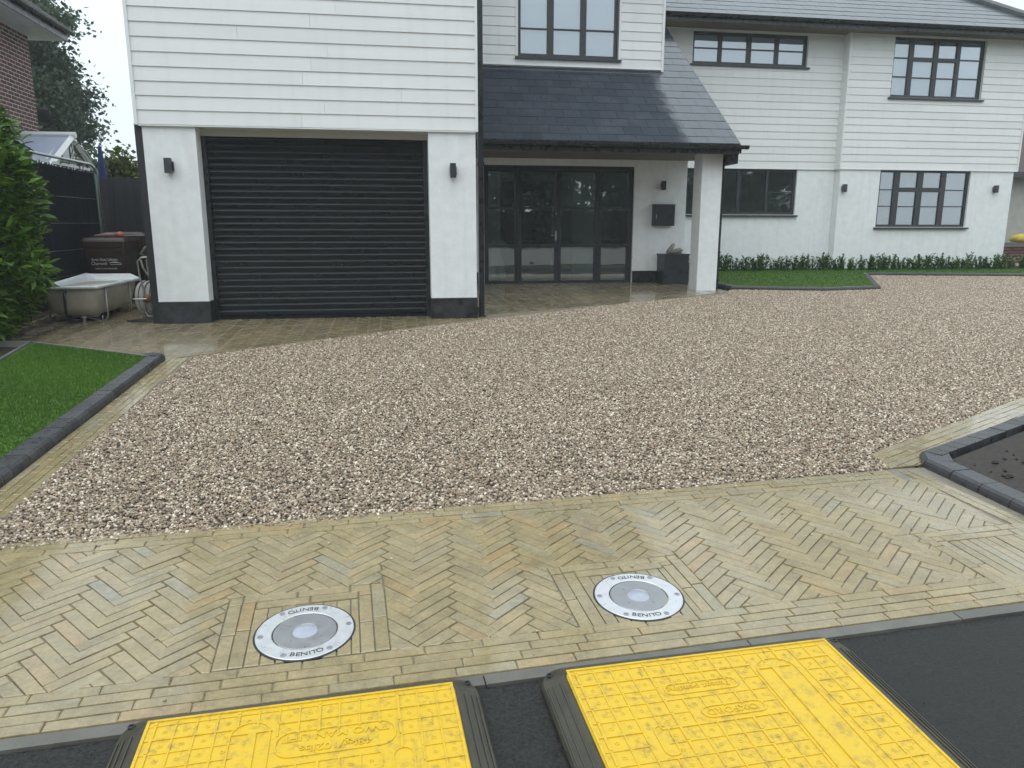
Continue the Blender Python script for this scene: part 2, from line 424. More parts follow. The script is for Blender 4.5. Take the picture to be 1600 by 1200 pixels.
BOL = [(-.342, 2.478), (.912, 2.532)]
FR3 = (2.66, 2.60)
def square(c, r):
    ca, sa = math.cos(TH) * r, math.sin(TH) * r
    return [(c[0] - ca + sa, c[1] - sa - ca), (c[0] + ca + sa, c[1] + sa - ca), (c[0] + ca - sa, c[1] + sa + ca), (c[0] - ca - sa, c[1] - sa + ca)]
V1, V2, V3 = .243, 1.236, 1.386
field = [uv(-3.0, V1), uv(2.55, V1), uv(2.58, V2), uv(-3.0, V2)]
bed = sheet([uv(-3.0, .05), uv(2.85, .05), (3.05, 3.66), (2.82, 3.66), uv(-3.0, V3)], .0065, "paving_bed", mat['mortar'])
tag(bed, "grey brown jointing bed under the front sandstone paving", "paving bed", 'structure')
hp = tag(put("herringbone_paving", bpy.data.meshes.new("x"), None), "wet buff sandstone setts in herringbone between the road and the gravel", "paving", 'structure')
def circ(c, r, n=24): return [(c[0] + r * math.cos(2 * math.pi * k / n), c[1] + r * math.sin(2 * math.pi * k / n)) for k in range(n)]
HS = .29
stones(hp, herring(field, R(41.5), [square(c, HS) for c in BOL] + [square(FR3, HS)]), 'sett')
bd = tag(put("paving_border", bpy.data.meshes.new("x"), None), "straight courses of buff sandstone setts along the road and the gravel edge", "paving border", 'structure')
stones(bd, rows_between(uv, -3.0, 2.72, .052, .0478, 4, .2025, .036) + rows_between(uv, -3.0, 2.50, V2, .05, 3, .2025, .07)
       + rows_between(lambda u, v: (2.93 + v + (3.7 - u - 2.1) * .12 * 0 + (u - 2.35) * -.10, u), 2.36, 3.62, 0.03, .05, 2, .2025, .1), 'sett')
ring_label = ["square frame of sandstone setts around the left light disc", "square frame of sandstone setts around the right light disc", "square frame of sandstone setts at the right edge of the paving"]
for i, c in enumerate(BOL + [FR3]):
    fr = tag(put("sett_surround", bpy.data.meshes.new("x"), None), ring_label[i], "sett frame", 'structure')
    e1 = (math.cos(TH), math.sin(TH)); L_ = lambda u, v, c=c: (c[0] + u * e1[0] - v * e1[1], c[1] + u * e1[1] + v * e1[0])
    P = []; r0, r1, r2 = HS, HS - .05, HS - .1
    def strip(a, z0, z1, horiz, cut):
        lo = z0
        while lo < z1 - .005:
            hi = min(lo + cut, z1)
            P.append([L_(lo, a), L_(hi, a), L_(hi, a + .05), L_(lo, a + .05)] if horiz else [L_(a, lo), L_(a + .05, lo), L_(a + .05, hi), L_(a, hi)]); lo = hi
    vb = -.168 if i < 2 else -.24
    strip(-r0, vb, r0, False, .2); strip(r1, vb, r0, False, .21)
    strip(r1, -r1, r1, True, .2); strip(-r1, vb, r1, False, .22); strip(r2, vb, r1, False, .19); strip(r2, -r2, r2, True, .2)
    a = -r2
    while a < r2 - .01:
        P.append([L_(a, vb), L_(min(a + .05, r2), vb), L_(min(a + .05, r2), r2), L_(a, r2)]); a += .05
    lim = [L_(-r0 - .01, vb), L_(r0 + .01, vb), L_(r0 + .01, r0 + .01), L_(-r0 - .01, r0 + .01)]
    Q = []
    for p in P:
        p = clip_in(p, lim)
        if len(p) < 3: continue
        if i < 2:
            if max(math.hypot(x - c[0], y - c[1]) for x, y in p) < .176: continue      # wholly under the light
        Q.append(p)
    stones(fr, Q, 'sett')
ek = tag(put("edging_kerb", bpy.data.meshes.new("x"), None), "narrow flush grey stone edging between the road and the sandstone setts", "edging kerb", 'structure')
u = -2.9
while u < 4.5:
    l = .9 + random.uniform(-.06, .06); mb = MB(); mb.sett([uv(u + .002, 0), uv(u + l - .002, 0), uv(u + l - .002, .05), uv(u + .002, .05)], .010, .003, -.05)
    mb.build("kerb_stone", mat['kerbstone'], ek); u += l

# ---- left side strip of setts and left lawn with its charcoal kerb
ls = tag(put("side_strip_paving", bpy.data.meshes.new("x"), None), "narrow run of sandstone setts between the left lawn kerb and the gravel", "paving strip", 'structure')
left = lambda u, v: (-2.052 - .0146 * (u - 4.0) + v, u)
stones(ls, rows_between(left, 3.42, 7.27, .0, .0475, 4, .2, .07), 'sett')
sheet([(-2.09, 3.35), (-1.83, 3.35), (-1.88, 7.3), (-2.13, 7.3)], .006, "joint_bed", mat['mortar'], ls)
rs = tag(put("right_strip_paving", bpy.data.meshes.new("x"), None), "narrow run of pale wet setts between the gravel and the right planting bed", "paving strip", 'structure')
dR = Vector((2.05, 1.05)).normalized(); nR = Vector((dR.y, -dR.x))
rightf = lambda u, v: (2.60 + dR.x * u + nR.x * v, 3.776 + dR.y * u + nR.y * v)
conv = [(2.806, 3.665), (2.852, 3.904), (6.9, 5.978), (6.99, 5.79), (3.05, 3.70)]
stones(rs, rows_between(rightf, 0, 5, 0, .05, 6, .2, .07, conv), 'sett')
sheet(conv, .006, "joint_bed", mat['mortar'], rs)

def kerb_run(root, p0, p1, w, h, bl, inward, lastgap=True):
    """charcoal kerb blocks from p0 to p1 (outer base line); inward = unit normal towards the lawn or bed"""
    p0 = Vector((*p0, gz(p0[1]))); p1 = Vector((*p1, gz(p1[1]))); d = (p1 - p0); n = max(1, round(d.length / bl)); L = d.length / n; d.normalize()
    iy = Vector((*inward, 0)); iy = (iy - d * iy.dot(d)).normalized(); iz = d.cross(iy)
    if iz.z < 0: iz = -iz
    prof = [(0, -.03), (0, h - .030), (.006, h - .014), (.022, h - .001), (w, h), (w, -.03)]
    mb = MB(); g = .0022
    mb.extrude_x(prof, g, L - g); me = mb.mesh("kerb_block", mat['charcoal'])
    for i in range(n):
        M = Matrix((( d.x, iy.x, iz.x, 0), (d.y, iy.y, iz.y, 0), (d.z, iy.z, iz.z, 0), (0, 0, 0, 1)))
        M = Matrix.Translation(p0 + d * (L * i) + Vector((0, 0, random.uniform(-.0015, .0015)))) @ M
        put("kerb_block", me, root, M)
lk = tag(put("lawn_kerb", bpy.data.meshes.new("x"), None), "charcoal block kerb along the right side of the near left lawn", "kerb", 'structure')
kerb_run(lk, (-2.053, 3.1), (-2.098, 7.20), .13, .068, .1025, (-1, 0))
kerb_run(lk, (-2.098, 7.203), (-2.20, 7.30), .13, .068, .14, (-.69, -.72))

def blades(poly, off, n, h, name, parent, w=.004):
    xs = [p[0] for p in poly]; ys = [p[1] for p in poly]; H = edges_in(poly); mb = MB()
    c = 0; V = []; F = []; T = []
    while c < n:
        X = rng.uniform(min(xs), max(xs), n); Y = rng.uniform(min(ys), max(ys), n)
        ok = np.ones(n, bool)
        for a, b_, cc in H: ok &= (a * X + b_ * Y >= cc)
        for x, y in zip(X[ok], Y[ok]):
            if c >= n: break
            a = random.random() * 6.283; hh = h * random.uniform(.6, 1.25); z = gz(y) + off
            dx, dy = math.cos(a) * w, math.sin(a) * w; tx, ty = random.gauss(0, .35) * hh, random.gauss(0, .35) * hh
            o = len(V); V += [(x - dx, y - dy, z - .003), (x + dx, y + dy, z - .003), (x + tx, y + ty, z + hh)]; F.append((o, o + 1, o + 2))
            T.append((.5 + .5 * math.sin(x * 2.3 + y * 3.1) * .5 + random.random() * .5) % .98); c += 1
    mb.v = V; mb.f = F; mb.t = T
    return mb.build(name, mat['grass'], parent, tones=True)
LAWN = [(-2.17, 3.0), (-2.215, 7.09), (-3.555, 7.95), (-3.44, 7.10), (-3.0, 3.0)]
LAWN = [(-2.17, 3.0), (-2.215, 7.12), (-3.555, 7.95), (-3.44, 7.10), (-3.2, 3.0)]
lawn = tag(sheet(LAWN, .058, "lawn", mat['lawnbase']), "bright green clipped lawn at the left beside the laurel hedge", "lawn", 'structure')
g = blades(LAWN, .058, 42000, .017, "grass", None); tag(g, "short bright green grass blades of the left lawn", "grass", 'stuff')
sk = MB(); 
for i in range(len(LAWN)):
    p, q = LAWN[i], LAWN[(i + 1) % len(LAWN)]
    sk.add([(p[0], p[1], gz(p[1]) - .02), (q[0], q[1], gz(q[1]) - .02), (q[0], q[1], gz(q[1]) + .058), (p[0], p[1], gz(p[1]) + .058)], [(0, 1, 2, 3)])
sk.build("lawn_side", mat['soil'], lawn)
sb = tag(sheet([(-3.56, 7.95), (-3.46, 7.1), (-3.2, 3.0), (-7, 3.0), (-7, 9.3), (-4.3, 9.3), (-3.9, 8.6)], .012, "soil_bed", mat['soil']), "dark shaded soil beneath the laurel hedge beside the left lawn", "soil", 'structure')
# pale edging strip along the back and the left of the lawn
ed = MB()
for p, q in (((-2.215, 7.13), (-3.58, 7.99)), ((-3.58, 7.99), (-3.47, 7.1)), ((-3.58, 7.99), (-5.5, 8.2))):
    p = Vector(p); q = Vector(q); d = (q - p).normalized(); n = Vector((-d.y, d.x)) * .012
    r = [p - n, q - n, q + n, p + n]; ed.hexa([(a.x, a.y, gz(a.y) - .01) for a in r] + [(a.x, a.y, gz(a.y) + .07) for a in r])
ed.build("lawn_edging", simple("grey_edging_strip", (.16, .16, .155), .6), lawn)

# ---- apron and porch paving (too far to tell every stone apart: joined)
ap_polys = [[(-4.6, 8.6), (-3.6, 8.0), (-2.2, 7.1), (-1.885, 7.29), (-.765, 8.005), (1.031, 9.03), (1.2, 9.13), (1.2, 9.6), (-4.6, 9.6)],
            [(-4.6, 9.6), (-2.72, 9.6), (-2.72, 13.0), (-4.6, 13.0)],
            [(1.2, 9.13), (3.653, 10.555), (5.35, 11.30), (5.62, 11.75), (5.62, 13.4), (1.2, 13.4)]]
apron = sheet_concave(ap_polys, .003, "apron_paving", mat['mortar']); tag(apron, "wet brown sandstone paving before the garage and under the porch", "apron paving", 'structure')
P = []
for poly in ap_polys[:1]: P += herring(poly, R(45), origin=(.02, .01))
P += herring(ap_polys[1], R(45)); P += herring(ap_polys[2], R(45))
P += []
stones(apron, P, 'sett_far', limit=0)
DA = Vector((1.796, 1.02)).normalized(); NA = Vector((-DA.y, DA.x))

# ---- gravel
GRAV = [[(-1.86, 3.3), (2.804, 3.661), (2.85, 3.904), (4.902, 4.953), (-1.885, 7.287)],
        [(4.902, 4.953), (15.5, 10.38), (15.5, 13.2), (13.1, 13.66), (8.46, 11.76), (-1.885, 7.287)],
        [(8.46, 11.76), (13.1, 13.66), (9.92, 14.28)],
        [(-1.885, 7.287), (8.46, 11.76), (7.29, 11.585), (5.78, 12.0), (5.62, 11.75), (5.35, 11.30), (3.653, 10.555), (1.031, 9.03), (-.765, 8.005)]]
def pebble_mat():
    m, t, p = nodes("pebble"); oi = t.nodes.new("ShaderNodeObjectInfo")
    c = ramp(t, oi.outputs['Random'], [(0, (.085, .066, .048)), (.12, (.18, .140, .10)), (.28, (.295, .228, .158)), (.42, (.215, .170, .122)), (.56, (.385, .308, .222)), (.67, (.29, .195, .13)), (.81, (.465, .385, .29)), (.92, (.58, .505, .40)), (1, (.79, .73, .62))])
    c2 = t.nodes.new("ShaderNodeTexCoord"); n = noise(t, c2.outputs['Object'], 120, 3)
    c = mixc(t, 1., c, rng_map(t, n, .3, .7, .9, 1.3), 'MULTIPLY'); t.links.new(c, p.inputs['Base Color']); p.inputs['Roughness'].default_value = .36
    return m
mat['pebble'] = pebble_mat()
mat['gravelbase'] = simple("gravel_bed", (.10, .082, .066), .7, .4, 60, .8, 120, world=True)
gr = sheet_concave(GRAV, .002, "gravel", mat['gravelbase'])
tag(gr, "loose mixed tan and brown pebble gravel covering the drive", "gravel", 'stuff')
gr.data.materials.append(mat['pebble'])
ng = bpy.data.node_groups.new("pebbles", 'GeometryNodeTree')
ng.interface.new_socket("Geometry", in_out='INPUT', socket_type='NodeSocketGeometry'); ng.interface.new_socket("Geometry", in_out='OUTPUT', socket_type='NodeSocketGeometry')
N, L = ng.nodes, ng.links
gi = N.new("NodeGroupInput"); go = N.new("NodeGroupOutput"); join = N.new("GeometryNodeJoinGeometry")
geo_inst = N.new("GeometryNodeGeometryToInstance")
for k in range(4):
    ico = N.new("GeometryNodeMeshIcoSphere"); ico.inputs['Radius'].default_value = .5; ico.inputs['Subdivisions'].default_value = 2
    sp = N.new("GeometryNodeSetPosition"); vn = N.new("ShaderNodeTexNoise"); vn.inputs['Scale'].default_value = 1.7
    pos = N.new("GeometryNodeInputPosition"); of = N.new("ShaderNodeVectorMath"); of.inputs[1].default_value = (k * 7.1, k * 3.3, k * 5.7); L.new(pos.outputs[0], of.inputs[0]); L.new(of.outputs[0], vn.inputs['Vector'])
    s1 = N.new("ShaderNodeVectorMath"); s1.operation = 'SUBTRACT'; s1.inputs[1].default_value = (.5, .5, .5); L.new(vn.outputs['Color'], s1.inputs[0])
    s2 = N.new("ShaderNodeVectorMath"); s2.operation = 'SCALE'; s2.inputs['Scale'].default_value = .9; L.new(s1.outputs[0], s2.inputs[0])
    L.new(ico.outputs[0], sp.inputs['Geometry']); L.new(s2.outputs[0], sp.inputs['Offset'])
    sm = N.new("GeometryNodeSetMaterial"); sm.inputs['Material'].default_value = mat['pebble']; L.new(sp.outputs[0], sm.inputs[0]); L.new(sm.outputs[0], geo_inst.inputs[0])
dp = N.new("GeometryNodeDistributePointsOnFaces"); dp.inputs['Density'].default_value = 7600; dp.inputs['Seed'].default_value = 3
L.new(gi.outputs[0], dp.inputs['Mesh'])
spo = N.new("GeometryNodeSetPosition"); rz = N.new("FunctionNodeRandomValue"); rz.data_type = 'FLOAT_VECTOR'; rz.inputs[0].default_value = (0, 0, .001); rz.inputs[1].default_value = (0, 0, .014)
L.new(dp.outputs[0], spo.inputs[0]); L.new(rz.outputs[0], spo.inputs['Offset'])
iop = N.new("GeometryNodeInstanceOnPoints"); iop.inputs['Pick Instance'].default_value = True
L.new(spo.outputs[0], iop.inputs['Points']); L.new(geo_inst.outputs[0], iop.inputs['Instance'])
rr = N.new("FunctionNodeRandomValue"); rr.data_type = 'FLOAT_VECTOR'; rr.inputs[0].default_value = (-.5, -.5, 0); rr.inputs[1].default_value = (.5, .5, 6.28); L.new(rr.outputs[0], iop.inputs['Rotation'])
rs_ = N.new("FunctionNodeRandomValue"); rs_.data_type = 'FLOAT_VECTOR'; rs_.inputs[0].default_value = (.010, .009, .008); rs_.inputs[1].default_value = (.0195, .016, .0125); rs_.inputs['Seed'].default_value = 5; L.new(rs_.outputs[0], iop.inputs['Scale'])
L.new(iop.outputs[0], join.inputs[0]); L.new(gi.outputs[0], join.inputs[0]); L.new(join.outputs[0], go.inputs[0])
md = gr.modifiers.new("pebbles", 'NODES'); md.node_group = ng

# ---- right planting bed with kerb
rk = tag(put("bed_kerb", bpy.data.meshes.new("x"), None), "charcoal block kerb round the corner of the right planting bed", "kerb", 'structure')
kerb_run(rk, (3.10, 3.80), (6.9, 5.60), .125, .06, .105, (.43 * -1 * -1, -.90))
kerb_run(rk, (3.085, 3.02 - .72), (3.02, 3.66), .125, .06, .205, (1, .05))
kerb_run(rk, (3.02, 3.665), (3.095, 3.797), .15, .06, .15, (.87, -.49))
BED = [(3.21, 2.2), (9, 2.2), (9, 6.4), (6.9, 5.44), (3.155, 3.655), (3.15, 3.5)]
bedsoil = tag(sheet(BED, .036, "soil_bed", mat['soil']), "bare dark soil of the right planting bed inside the charcoal kerb", "soil", 'structure')
mb = MB()
for i in range(700):
    x, y = random.uniform(3.25, 6), random.uniform(2.6, 4.6)
    if y > 3.55 + (x - 3.2) * .47: continue
    r = random.uniform(.003, .02); mb.tone = random.random()
    mb.lathe([(.001, -r * .6), (r * .9, -r * .2), (r, .2 * r), (.55 * r, .7 * r), (.001, .8 * r)], (x, y, gz(y) + .039), 6)
mb.build("clods", mat['soil'], bedsoil)['kind'] = 'stuff'

# ---- lawn before the right wing
WL = [(5.76, 12.9), (5.80, 12.05), (7.29, 11.585), (8.44, 11.745), (9.93, 14.27), (13.1, 13.655), (17, 12.9)]
wk = tag(put("lawn_kerb", bpy.data.meshes.new("x"), None), "low charcoal kerb round the lawn before the right wing", "kerb", 'structure')
for i in range(len(WL) - 1):
    p, q = Vector(WL[i]), Vector(WL[i + 1]); d = (q - p).normalized(); kerb_run(wk, WL[i], WL[i + 1], .11, .07, .2, (-d.y, d.x))
LW = [[(5.86, 15.5), (5.86, 12.12), (7.30, 11.68), (8.38, 11.84), (9.87, 14.37), (9.87, 15.5)], [(9.87, 14.37), (13.1, 13.755), (17, 13.0), (17, 15.5), (9.87, 15.5)]]
wlawn = tag(sheet_concave(LW, .062, "lawn", mat['lawnbase']), "lawn before the right wing between the gravel and the white wall", "lawn", 'structure')
for k, pp in enumerate(LW):
    g = blades(pp, .062, 16000, .02, "grass", None, .006)
    tag(g, ["short grass blades of the lawn nearest the porch post", "short grass blades of the strip along the right wing"][k], "grass", 'stuff')

# ================================================================== HOUSE
house = thing("house", (1.0, 9.25, .41), "white clad two storey house with garage, slate porch and right wing", "house")
A = mat['anthracite']
def wall(x0, x1, z0, z1, y0, y1, holes, name, m, parent=house):
    X = sorted({x0, x1, *[min(max(h[i], x0), x1) for h in holes for i in (0, 1)]}); Z = sorted({z0, z1, *[min(max(h[i], z0), z1) for h in holes for i in (2, 3)]})
    solid = lambda i, j: 0 <= i < len(X) - 1 and 0 <= j < len(Z) - 1 and not any(h[0] - 1e-6 <= X[i] and X[i + 1] <= h[1] + 1e-6 and h[2] - 1e-6 <= Z[j] and Z[j + 1] <= h[3] + 1e-6 for h in holes)
    mb = MB()
    for i in range(len(X) - 1):
        for j in range(len(Z) - 1):
            if not solid(i, j): continue
            a, b_, c, d = X[i], X[i + 1], Z[j], Z[j + 1]
            mb.add([(a, y0, c), (b_, y0, c), (b_, y0, d), (a, y0, d)], [(0, 1, 2, 3)]); mb.add([(a, y1, c), (a, y1, d), (b_, y1, d), (b_, y1, c)], [(0, 1, 2, 3)])
            if not solid(i - 1, j): mb.add([(a, y0, c), (a, y0, d), (a, y1, d), (a, y1, c)], [(0, 1, 2, 3)])
            if not solid(i + 1, j): mb.add([(b_, y0, c), (b_, y1, c), (b_, y1, d), (b_, y0, d)], [(0, 1, 2, 3)])
            if not solid(i, j - 1): mb.add([(a, y0, c), (a, y1, c), (b_, y1, c), (b_, y0, c)], [(0, 1, 2, 3)])
            if not solid(i, j + 1): mb.add([(a, y0, d), (b_, y0, d), (b_, y1, d), (a, y1, d)], [(0, 1, 2, 3)])
    return mb.build(name, m, parent)
bcache = {}
def board_piece(x0, x1, z0, z1, yf, full):
    key = (round(x1 - x0, 3), round(z1 - z0, 3), full)
    if key not in bcache:
        w, h = x1 - x0, z1 - z0; t1 = .020; t0 = .020 - .013 * min(1, h / .153)
        mb = MB(); mb.extrude_x([(0, 0), (-t1, 0), (-t1, .003), (-t0, h + (.012 if full else 0)), (0, h + (.012 if full else 0))], 0, w)
        bcache[key] = mb.mesh("cladding_board", mat['board'])
    put("cladding_board", bcache[key], house, Matrix.Translation((x0, yf, z0)))
def boards(x0, x1, z0, n, yf, holes=(), pitch=.153, joints=True, seed=0):
    r = random.Random(seed)
    for k in range(n):
        a, b_ = z0 + k * pitch, z0 + (k + 1) * pitch - .0015; cuts = [x0, x1]
        segs = [(x0, x1, a, b_)]
        for h in holes:
            new = []
            for s in segs:
                if h[1] <= s[0] or h[0] >= s[1] or h[3] <= s[2] + .004 or h[2] >= s[3] - .004: new.append(s); continue
                if h[0] > s[0]: new.append((s[0], h[0], s[2], s[3]))
                if h[1] < s[1]: new.append((h[1], s[1], s[2], s[3]))
                lo, hi = max(s[0], h[0]), min(s[1], h[1])
                if h[2] > s[2] + .01: new.append((lo, hi, s[2], h[2]))
                if h[3] < s[3] - .01: new.append((lo, hi, h[3], s[3]))
            segs = new
        for s in segs:
            if s[1] - s[0] < .01: continue
            full = abs(s[3] - b_) < 1e-6
            if joints and s[1] - s[0] > 2.0:
                j = s[0] + (s[1] - s[0]) * r.uniform(.18, .82); board_piece(s[0], j - .0011, s[2], s[3], yf, full); board_piece(j + .0011, s[1], s[2], s[3], yf, full)
            else: board_piece(s[0], s[1], s[2], s[3], yf, full)

# ---- garage block
YG = 9.25
for nm, x0, x1 in (("pier", -2.705, -2.138), ("pier", .495, 1.062)):
    MB().box(x0, x1, YG, YG + .55, .68, 2.69).build(nm, mat['render'], house)
    MB().box(x0 - .008, x1 + .008, YG - .012, YG + .56, .36, .68).build("plinth", mat['plinth'], house)
MB().box(-2.76, 1.083, YG - .01, YG + .3, 2.667, 6.3).build("wall", mat['trim'], house)                # sheathing behind the boards
MB().box(-2.70, -2.5, YG + .58, 15.5, .3, 6.3).build("wall", mat['render'], house)
MB().box(.85, 1.05, YG + .58, 13.3, .3, 6.3).build("wall", mat['render'], house)
boards(-2.735, 1.06, 2.672, 24, YG - .01, seed=11)
for x0, x1 in ((-2.768, -2.733), (1.060, 1.09)): MB().box(x0, x1, YG - .042, YG + .02, 2.664, 6.3).build("corner_trim", mat['trim'], house)
MB().box(-2.733, 1.06, YG - .036, YG + .30, 2.654, 2.666).build("drip_trim", mat['trim'], house)
MB().box(-2.136, .493, YG + .215, YG + .30, 2.585, 2.653).build("lintel", mat['cream'], house)
MB().box(-2.138, .495, YG + .30, YG + .55, 2.585, 2.69).build("lintel", mat['dark'], house)
# roller shutter: one curved slat after another
gd = MB().box(-2.084, .442, YG + .27, YG + .29, .42, 2.584).build("garage_door", mat['dark'], house)
for a, b_ in ((-2.137, -2.085), (.442, .494)): MB().box(a, b_, YG + .225, YG + .30, .40, 2.584).build("guide_rail", mat['gutter'], gd)
mat['shutter'] = simple("shutter_paint", (.007, .010, .014), .2, .2, 3, rvar=.05, rand=.08, spec=.38)
n = 28; p = (2.585 - .47) / n; prof = [(.002, 0), (-.002, .004), (-.0060, p * .14), (-.0085, p * .34), (-.0115, p * .60), (-.0125, p * .70), (-.0115, p * .78), (-.0085, p * .85), (-.004, p * .90), (.004, p * .92), (.004, p)]
sl = MB(); sl.loft([[(0, y, z) for y, z in prof], [(2.526, y, z) for y, z in prof]], cap=False, closed=False); slm = sl.mesh("slat", mat['shutter'], smooth=True)
for k in range(n): put("slat", slm, gd, Matrix.Translation((-2.084, YG + .262, .47 + k * p)))
MB().box(-2.084, .442, YG + .246, YG + .27, .418, .469).build("bottom_rail", mat['shutter'], gd)
# black square downpipes at both ends of the garage front
MB().box(1.105, 1.172, 9.36, 9.43, .415, 6.2).build("downpipe", mat['gutter'], house)
for a, b_ in ((2.28, 2.33), (.41, .45)): MB().box(1.098, 1.179, 9.353, 9.44, a, b_).build("pipe_bracket", mat['gutter'], house)
MB().box(-2.80, -2.716, 9.30, 9.40, .40, 2.69).build("side_post", mat['fence'], house)
# roof over the garage block (above the picture)
rf = MB(); rf.add([(-3.1, 8.85, 6.25), (1.45, 8.85, 6.25), (1.45, 15.6, 6.25), (-3.1, 15.6, 6.25), (-.83, 8.85, 8.3), (-.83, 15.6, 8.3)], [(0, 3, 2, 1), (0, 1, 4), (1, 2, 5, 4), (2, 3, 5), (3, 0, 4, 5)])
rf.build("garage_roof", mat['slate'], house)

# ---- window builder
def window(x0, x1, z0, z1, Y, mull, transoms=(), bars=(), blind=None, fw=.055, sill=True, glass='glass', name="window"):
    """frame set in the wall at depth Y; mull = (xa, xb) pairs, transoms = (xa, xb, za, zb), bars = (xa, xb, z)"""
    fr = MB(); d0, d1 = Y + .045, Y + .105
    fr.box(x0, x1, d0, d1, z1 - fw, z1).box(x0, x1, d0, d1, z0, z0 + fw).box(x0, x0 + fw, d0 + .001, d1, z0 + fw, z1 - fw).box(x1 - fw, x1, d0 + .001, d1, z0 + fw, z1 - fw)
    f = fr.build(name, A, house)
    cols = []; prev = x0 + fw
    for a, b_ in mull:
        MB().box(a, b_, d0 + .003, d1, z0 + fw, z1 - fw).build("mullion", A, f); cols.append((prev, a)); prev = b_
    cols.append((prev, x1 - fw))
    for a, b_, c, d in transoms: MB().box(a, b_, d0 + .004, d1, c, d).build("transom", A, f)
    for a, b_, z in bars: MB().box(a, b_, d0 + .006, d1 - .008, z - .011, z + .011).build("glazing_bar", A, f)
    for a, b_ in cols:
        zs = sorted([z0 + fw, z1 - fw] + [z for t in transoms if t[0] <= (a + b_) / 2 <= t[1] for z in t[2:4]] + [z for t in bars if t[0] <= (a + b_) / 2 <= t[1] for z in (t[2] - .011, t[2] + .011)])
        for k in range(0, len(zs) - 1, 2): MB().box(a, b_, Y + .074, Y + .080, zs[k], zs[k + 1]).build("pane", mat[glass], f)
    if sill: MB().extrude_x([(Y - .065, z0 - .045), (Y - .065, z0 - .012), (Y + .10, z0 + .0), (Y + .10, z0 - .045)], x0 - .05, x1 + .05).build("sill", A, f)
    if blind: MB().box(x0 + .03, x1 - .03, Y + .115, Y + .12, z0 + .02 + blind[0], z1 - .01).build("blind", mat[blind[1] if len(blind) > 1 else 'blind'], f)
    # the room behind
    r = MB(); X0, X1, Y0, Y1, Z0, Z1 = x0 - .5, x1 + .5, Y + .32, Y + 3.2, z0 - .8, z1 + .12
    r.add([(X0, Y0, Z0), (X1, Y0, Z0), (X1, Y1, Z0), (X0, Y1, Z0), (X0, Y0, Z1), (X1, Y0, Z1), (X1, Y1, Z1), (X0, Y1, Z1)], [(0, 1, 2, 3), (4, 7, 6, 5), (1, 5, 6, 2), (2, 6, 7, 3), (3, 7, 4, 0)])
    r.build("room", mat['room'], f)
    return f

# ---- dormer over the porch roof
YD = 13.5
dh = (2.30, 4.105, 4.47, 5.72)
wall(1.05, 4.93, 4.2, 6.5, YD, YD + .25, [dh], "wall", mat['trim'])
boards(1.05, 4.905, 4.335, 14, YD - .002, [dh], joints=False)
MB().box(4.903, 4.945, YD - .034, YD + .25, 4.29, 6.5).build("corner_trim", mat['trim'], house)
MB().box(1.05, 4.904, YD - .036, YD - .001, 4.318, 4.334).build("drip_trim", mat['trim'], house)
window(dh[0], dh[1], dh[2], dh[3], YD, [(2.83, 2.945), (3.425, 3.53)], bars=[(2.355, 2.83, 4.94), (2.945, 3.425, 4.945), (3.53, 4.05, 4.95)], blind=(.0,), fw=.06)
for a, b_ in ((2.262, 2.30), (4.105, 4.143)): MB().box(a, b_, YD - .03, YD + .02, 4.47, 5.9).build("window_trim", mat['trim'], house)
rf = MB(); rf.add([(1.0, 12.9, 6.35), (5.3, 12.9, 6.35), (5.3, 18, 6.35), (1.0, 18, 6.35), (1.0, 15.4, 8.2), (5.3, 15.4, 8.2)], [(0, 3, 2, 1), (0, 1, 5, 4), (1, 2, 5), (2, 3, 4, 5), (3, 0, 4)])
rf.build("dormer_roof", mat['slate'], house)
MB().box(4.75, 4.93, YD + .26, 17.5, 4.2, 6.34).build("wall", mat['board'], house)

# ---- porch: wall with glazed doors, soffit, post, slate roof
YP = 13.35
door = (1.675, 4.437, .525, 2.64)
wall(1.05, 5.44, .4, 2.77, YP, YP + .25, [door], "wall", mat['render'])
MB().box(1.05, 1.66, YP - .012, YP - .001, .42, .77).build("plinth", mat['plinth'], house)
MB().box(4.445, 5.446, YP - .012, YP - .001, .42, .77).build("plinth", mat['plinth'], house)
MB().box(5.25, 5.44, YP + .26, 15.65, .4, 2.77).build("wall", mat['render'], house)
D0, D1 = YP + .05, YP + .11
ed = MB().box(door[0], door[1], D0, D1, 2.575, 2.64).box(door[0], door[1], D0, D1, .525, .552).box(door[0], 1.712, D0 + .001, D1, .552, 2.575).box(4.395, door[1], D0 + .001, D1, .552, 2.575).build("entrance_door", A, house)
leaves = [(1.714, 2.297, 1.757, 2.235), (2.301, 3.032, 2.362, 2.975), (3.036, 3.783, 3.092, 3.718), (3.787, 4.393, 3.852, 4.337)]
for lx0, lx1, gx0, gx1 in leaves:
    m = MB().box(lx0, gx0, D0 + .004, D1 - .004, .554, 2.573).box(gx1, lx1, D0 + .004, D1 - .004, .554, 2.573).box(gx0, gx1, D0 + .005, D1 - .005, 2.53, 2.573).box(gx0, gx1, D0 + .005, D1 - .005, .554, .605)
    m.box(gx0, gx1, D0 + .006, D1 - .006, 1.885, 1.92).box(gx0, gx1, D0 + .006, D1 - .006, 1.21, 1.262)
    m.build("door_leaf", A, ed)
    for za, zb in ((.605, 1.21), (1.262, 1.885), (1.92, 2.53)): MB().box(gx0, gx1, D0 + .027, D0 + .033, za, zb).build("pane", mat['glass_dark'], ed)
hd = MB(); hd.tube([(2.995, D0 + .004, 1.80), (2.995, D0 - .02, 1.80)], .012); hd.build("lock", mat['steel'], ed); hd = MB(); hd.tube([(2.995, D0 + .004, 1.42), (2.995, D0 - .05, 1.42), (2.90, D0 - .05, 1.42)], .011); hd.box(2.98, 3.01, D0 - .004, D0 + .006, 1.33, 1.50)
hd.build("handle", mat['steel'], ed)
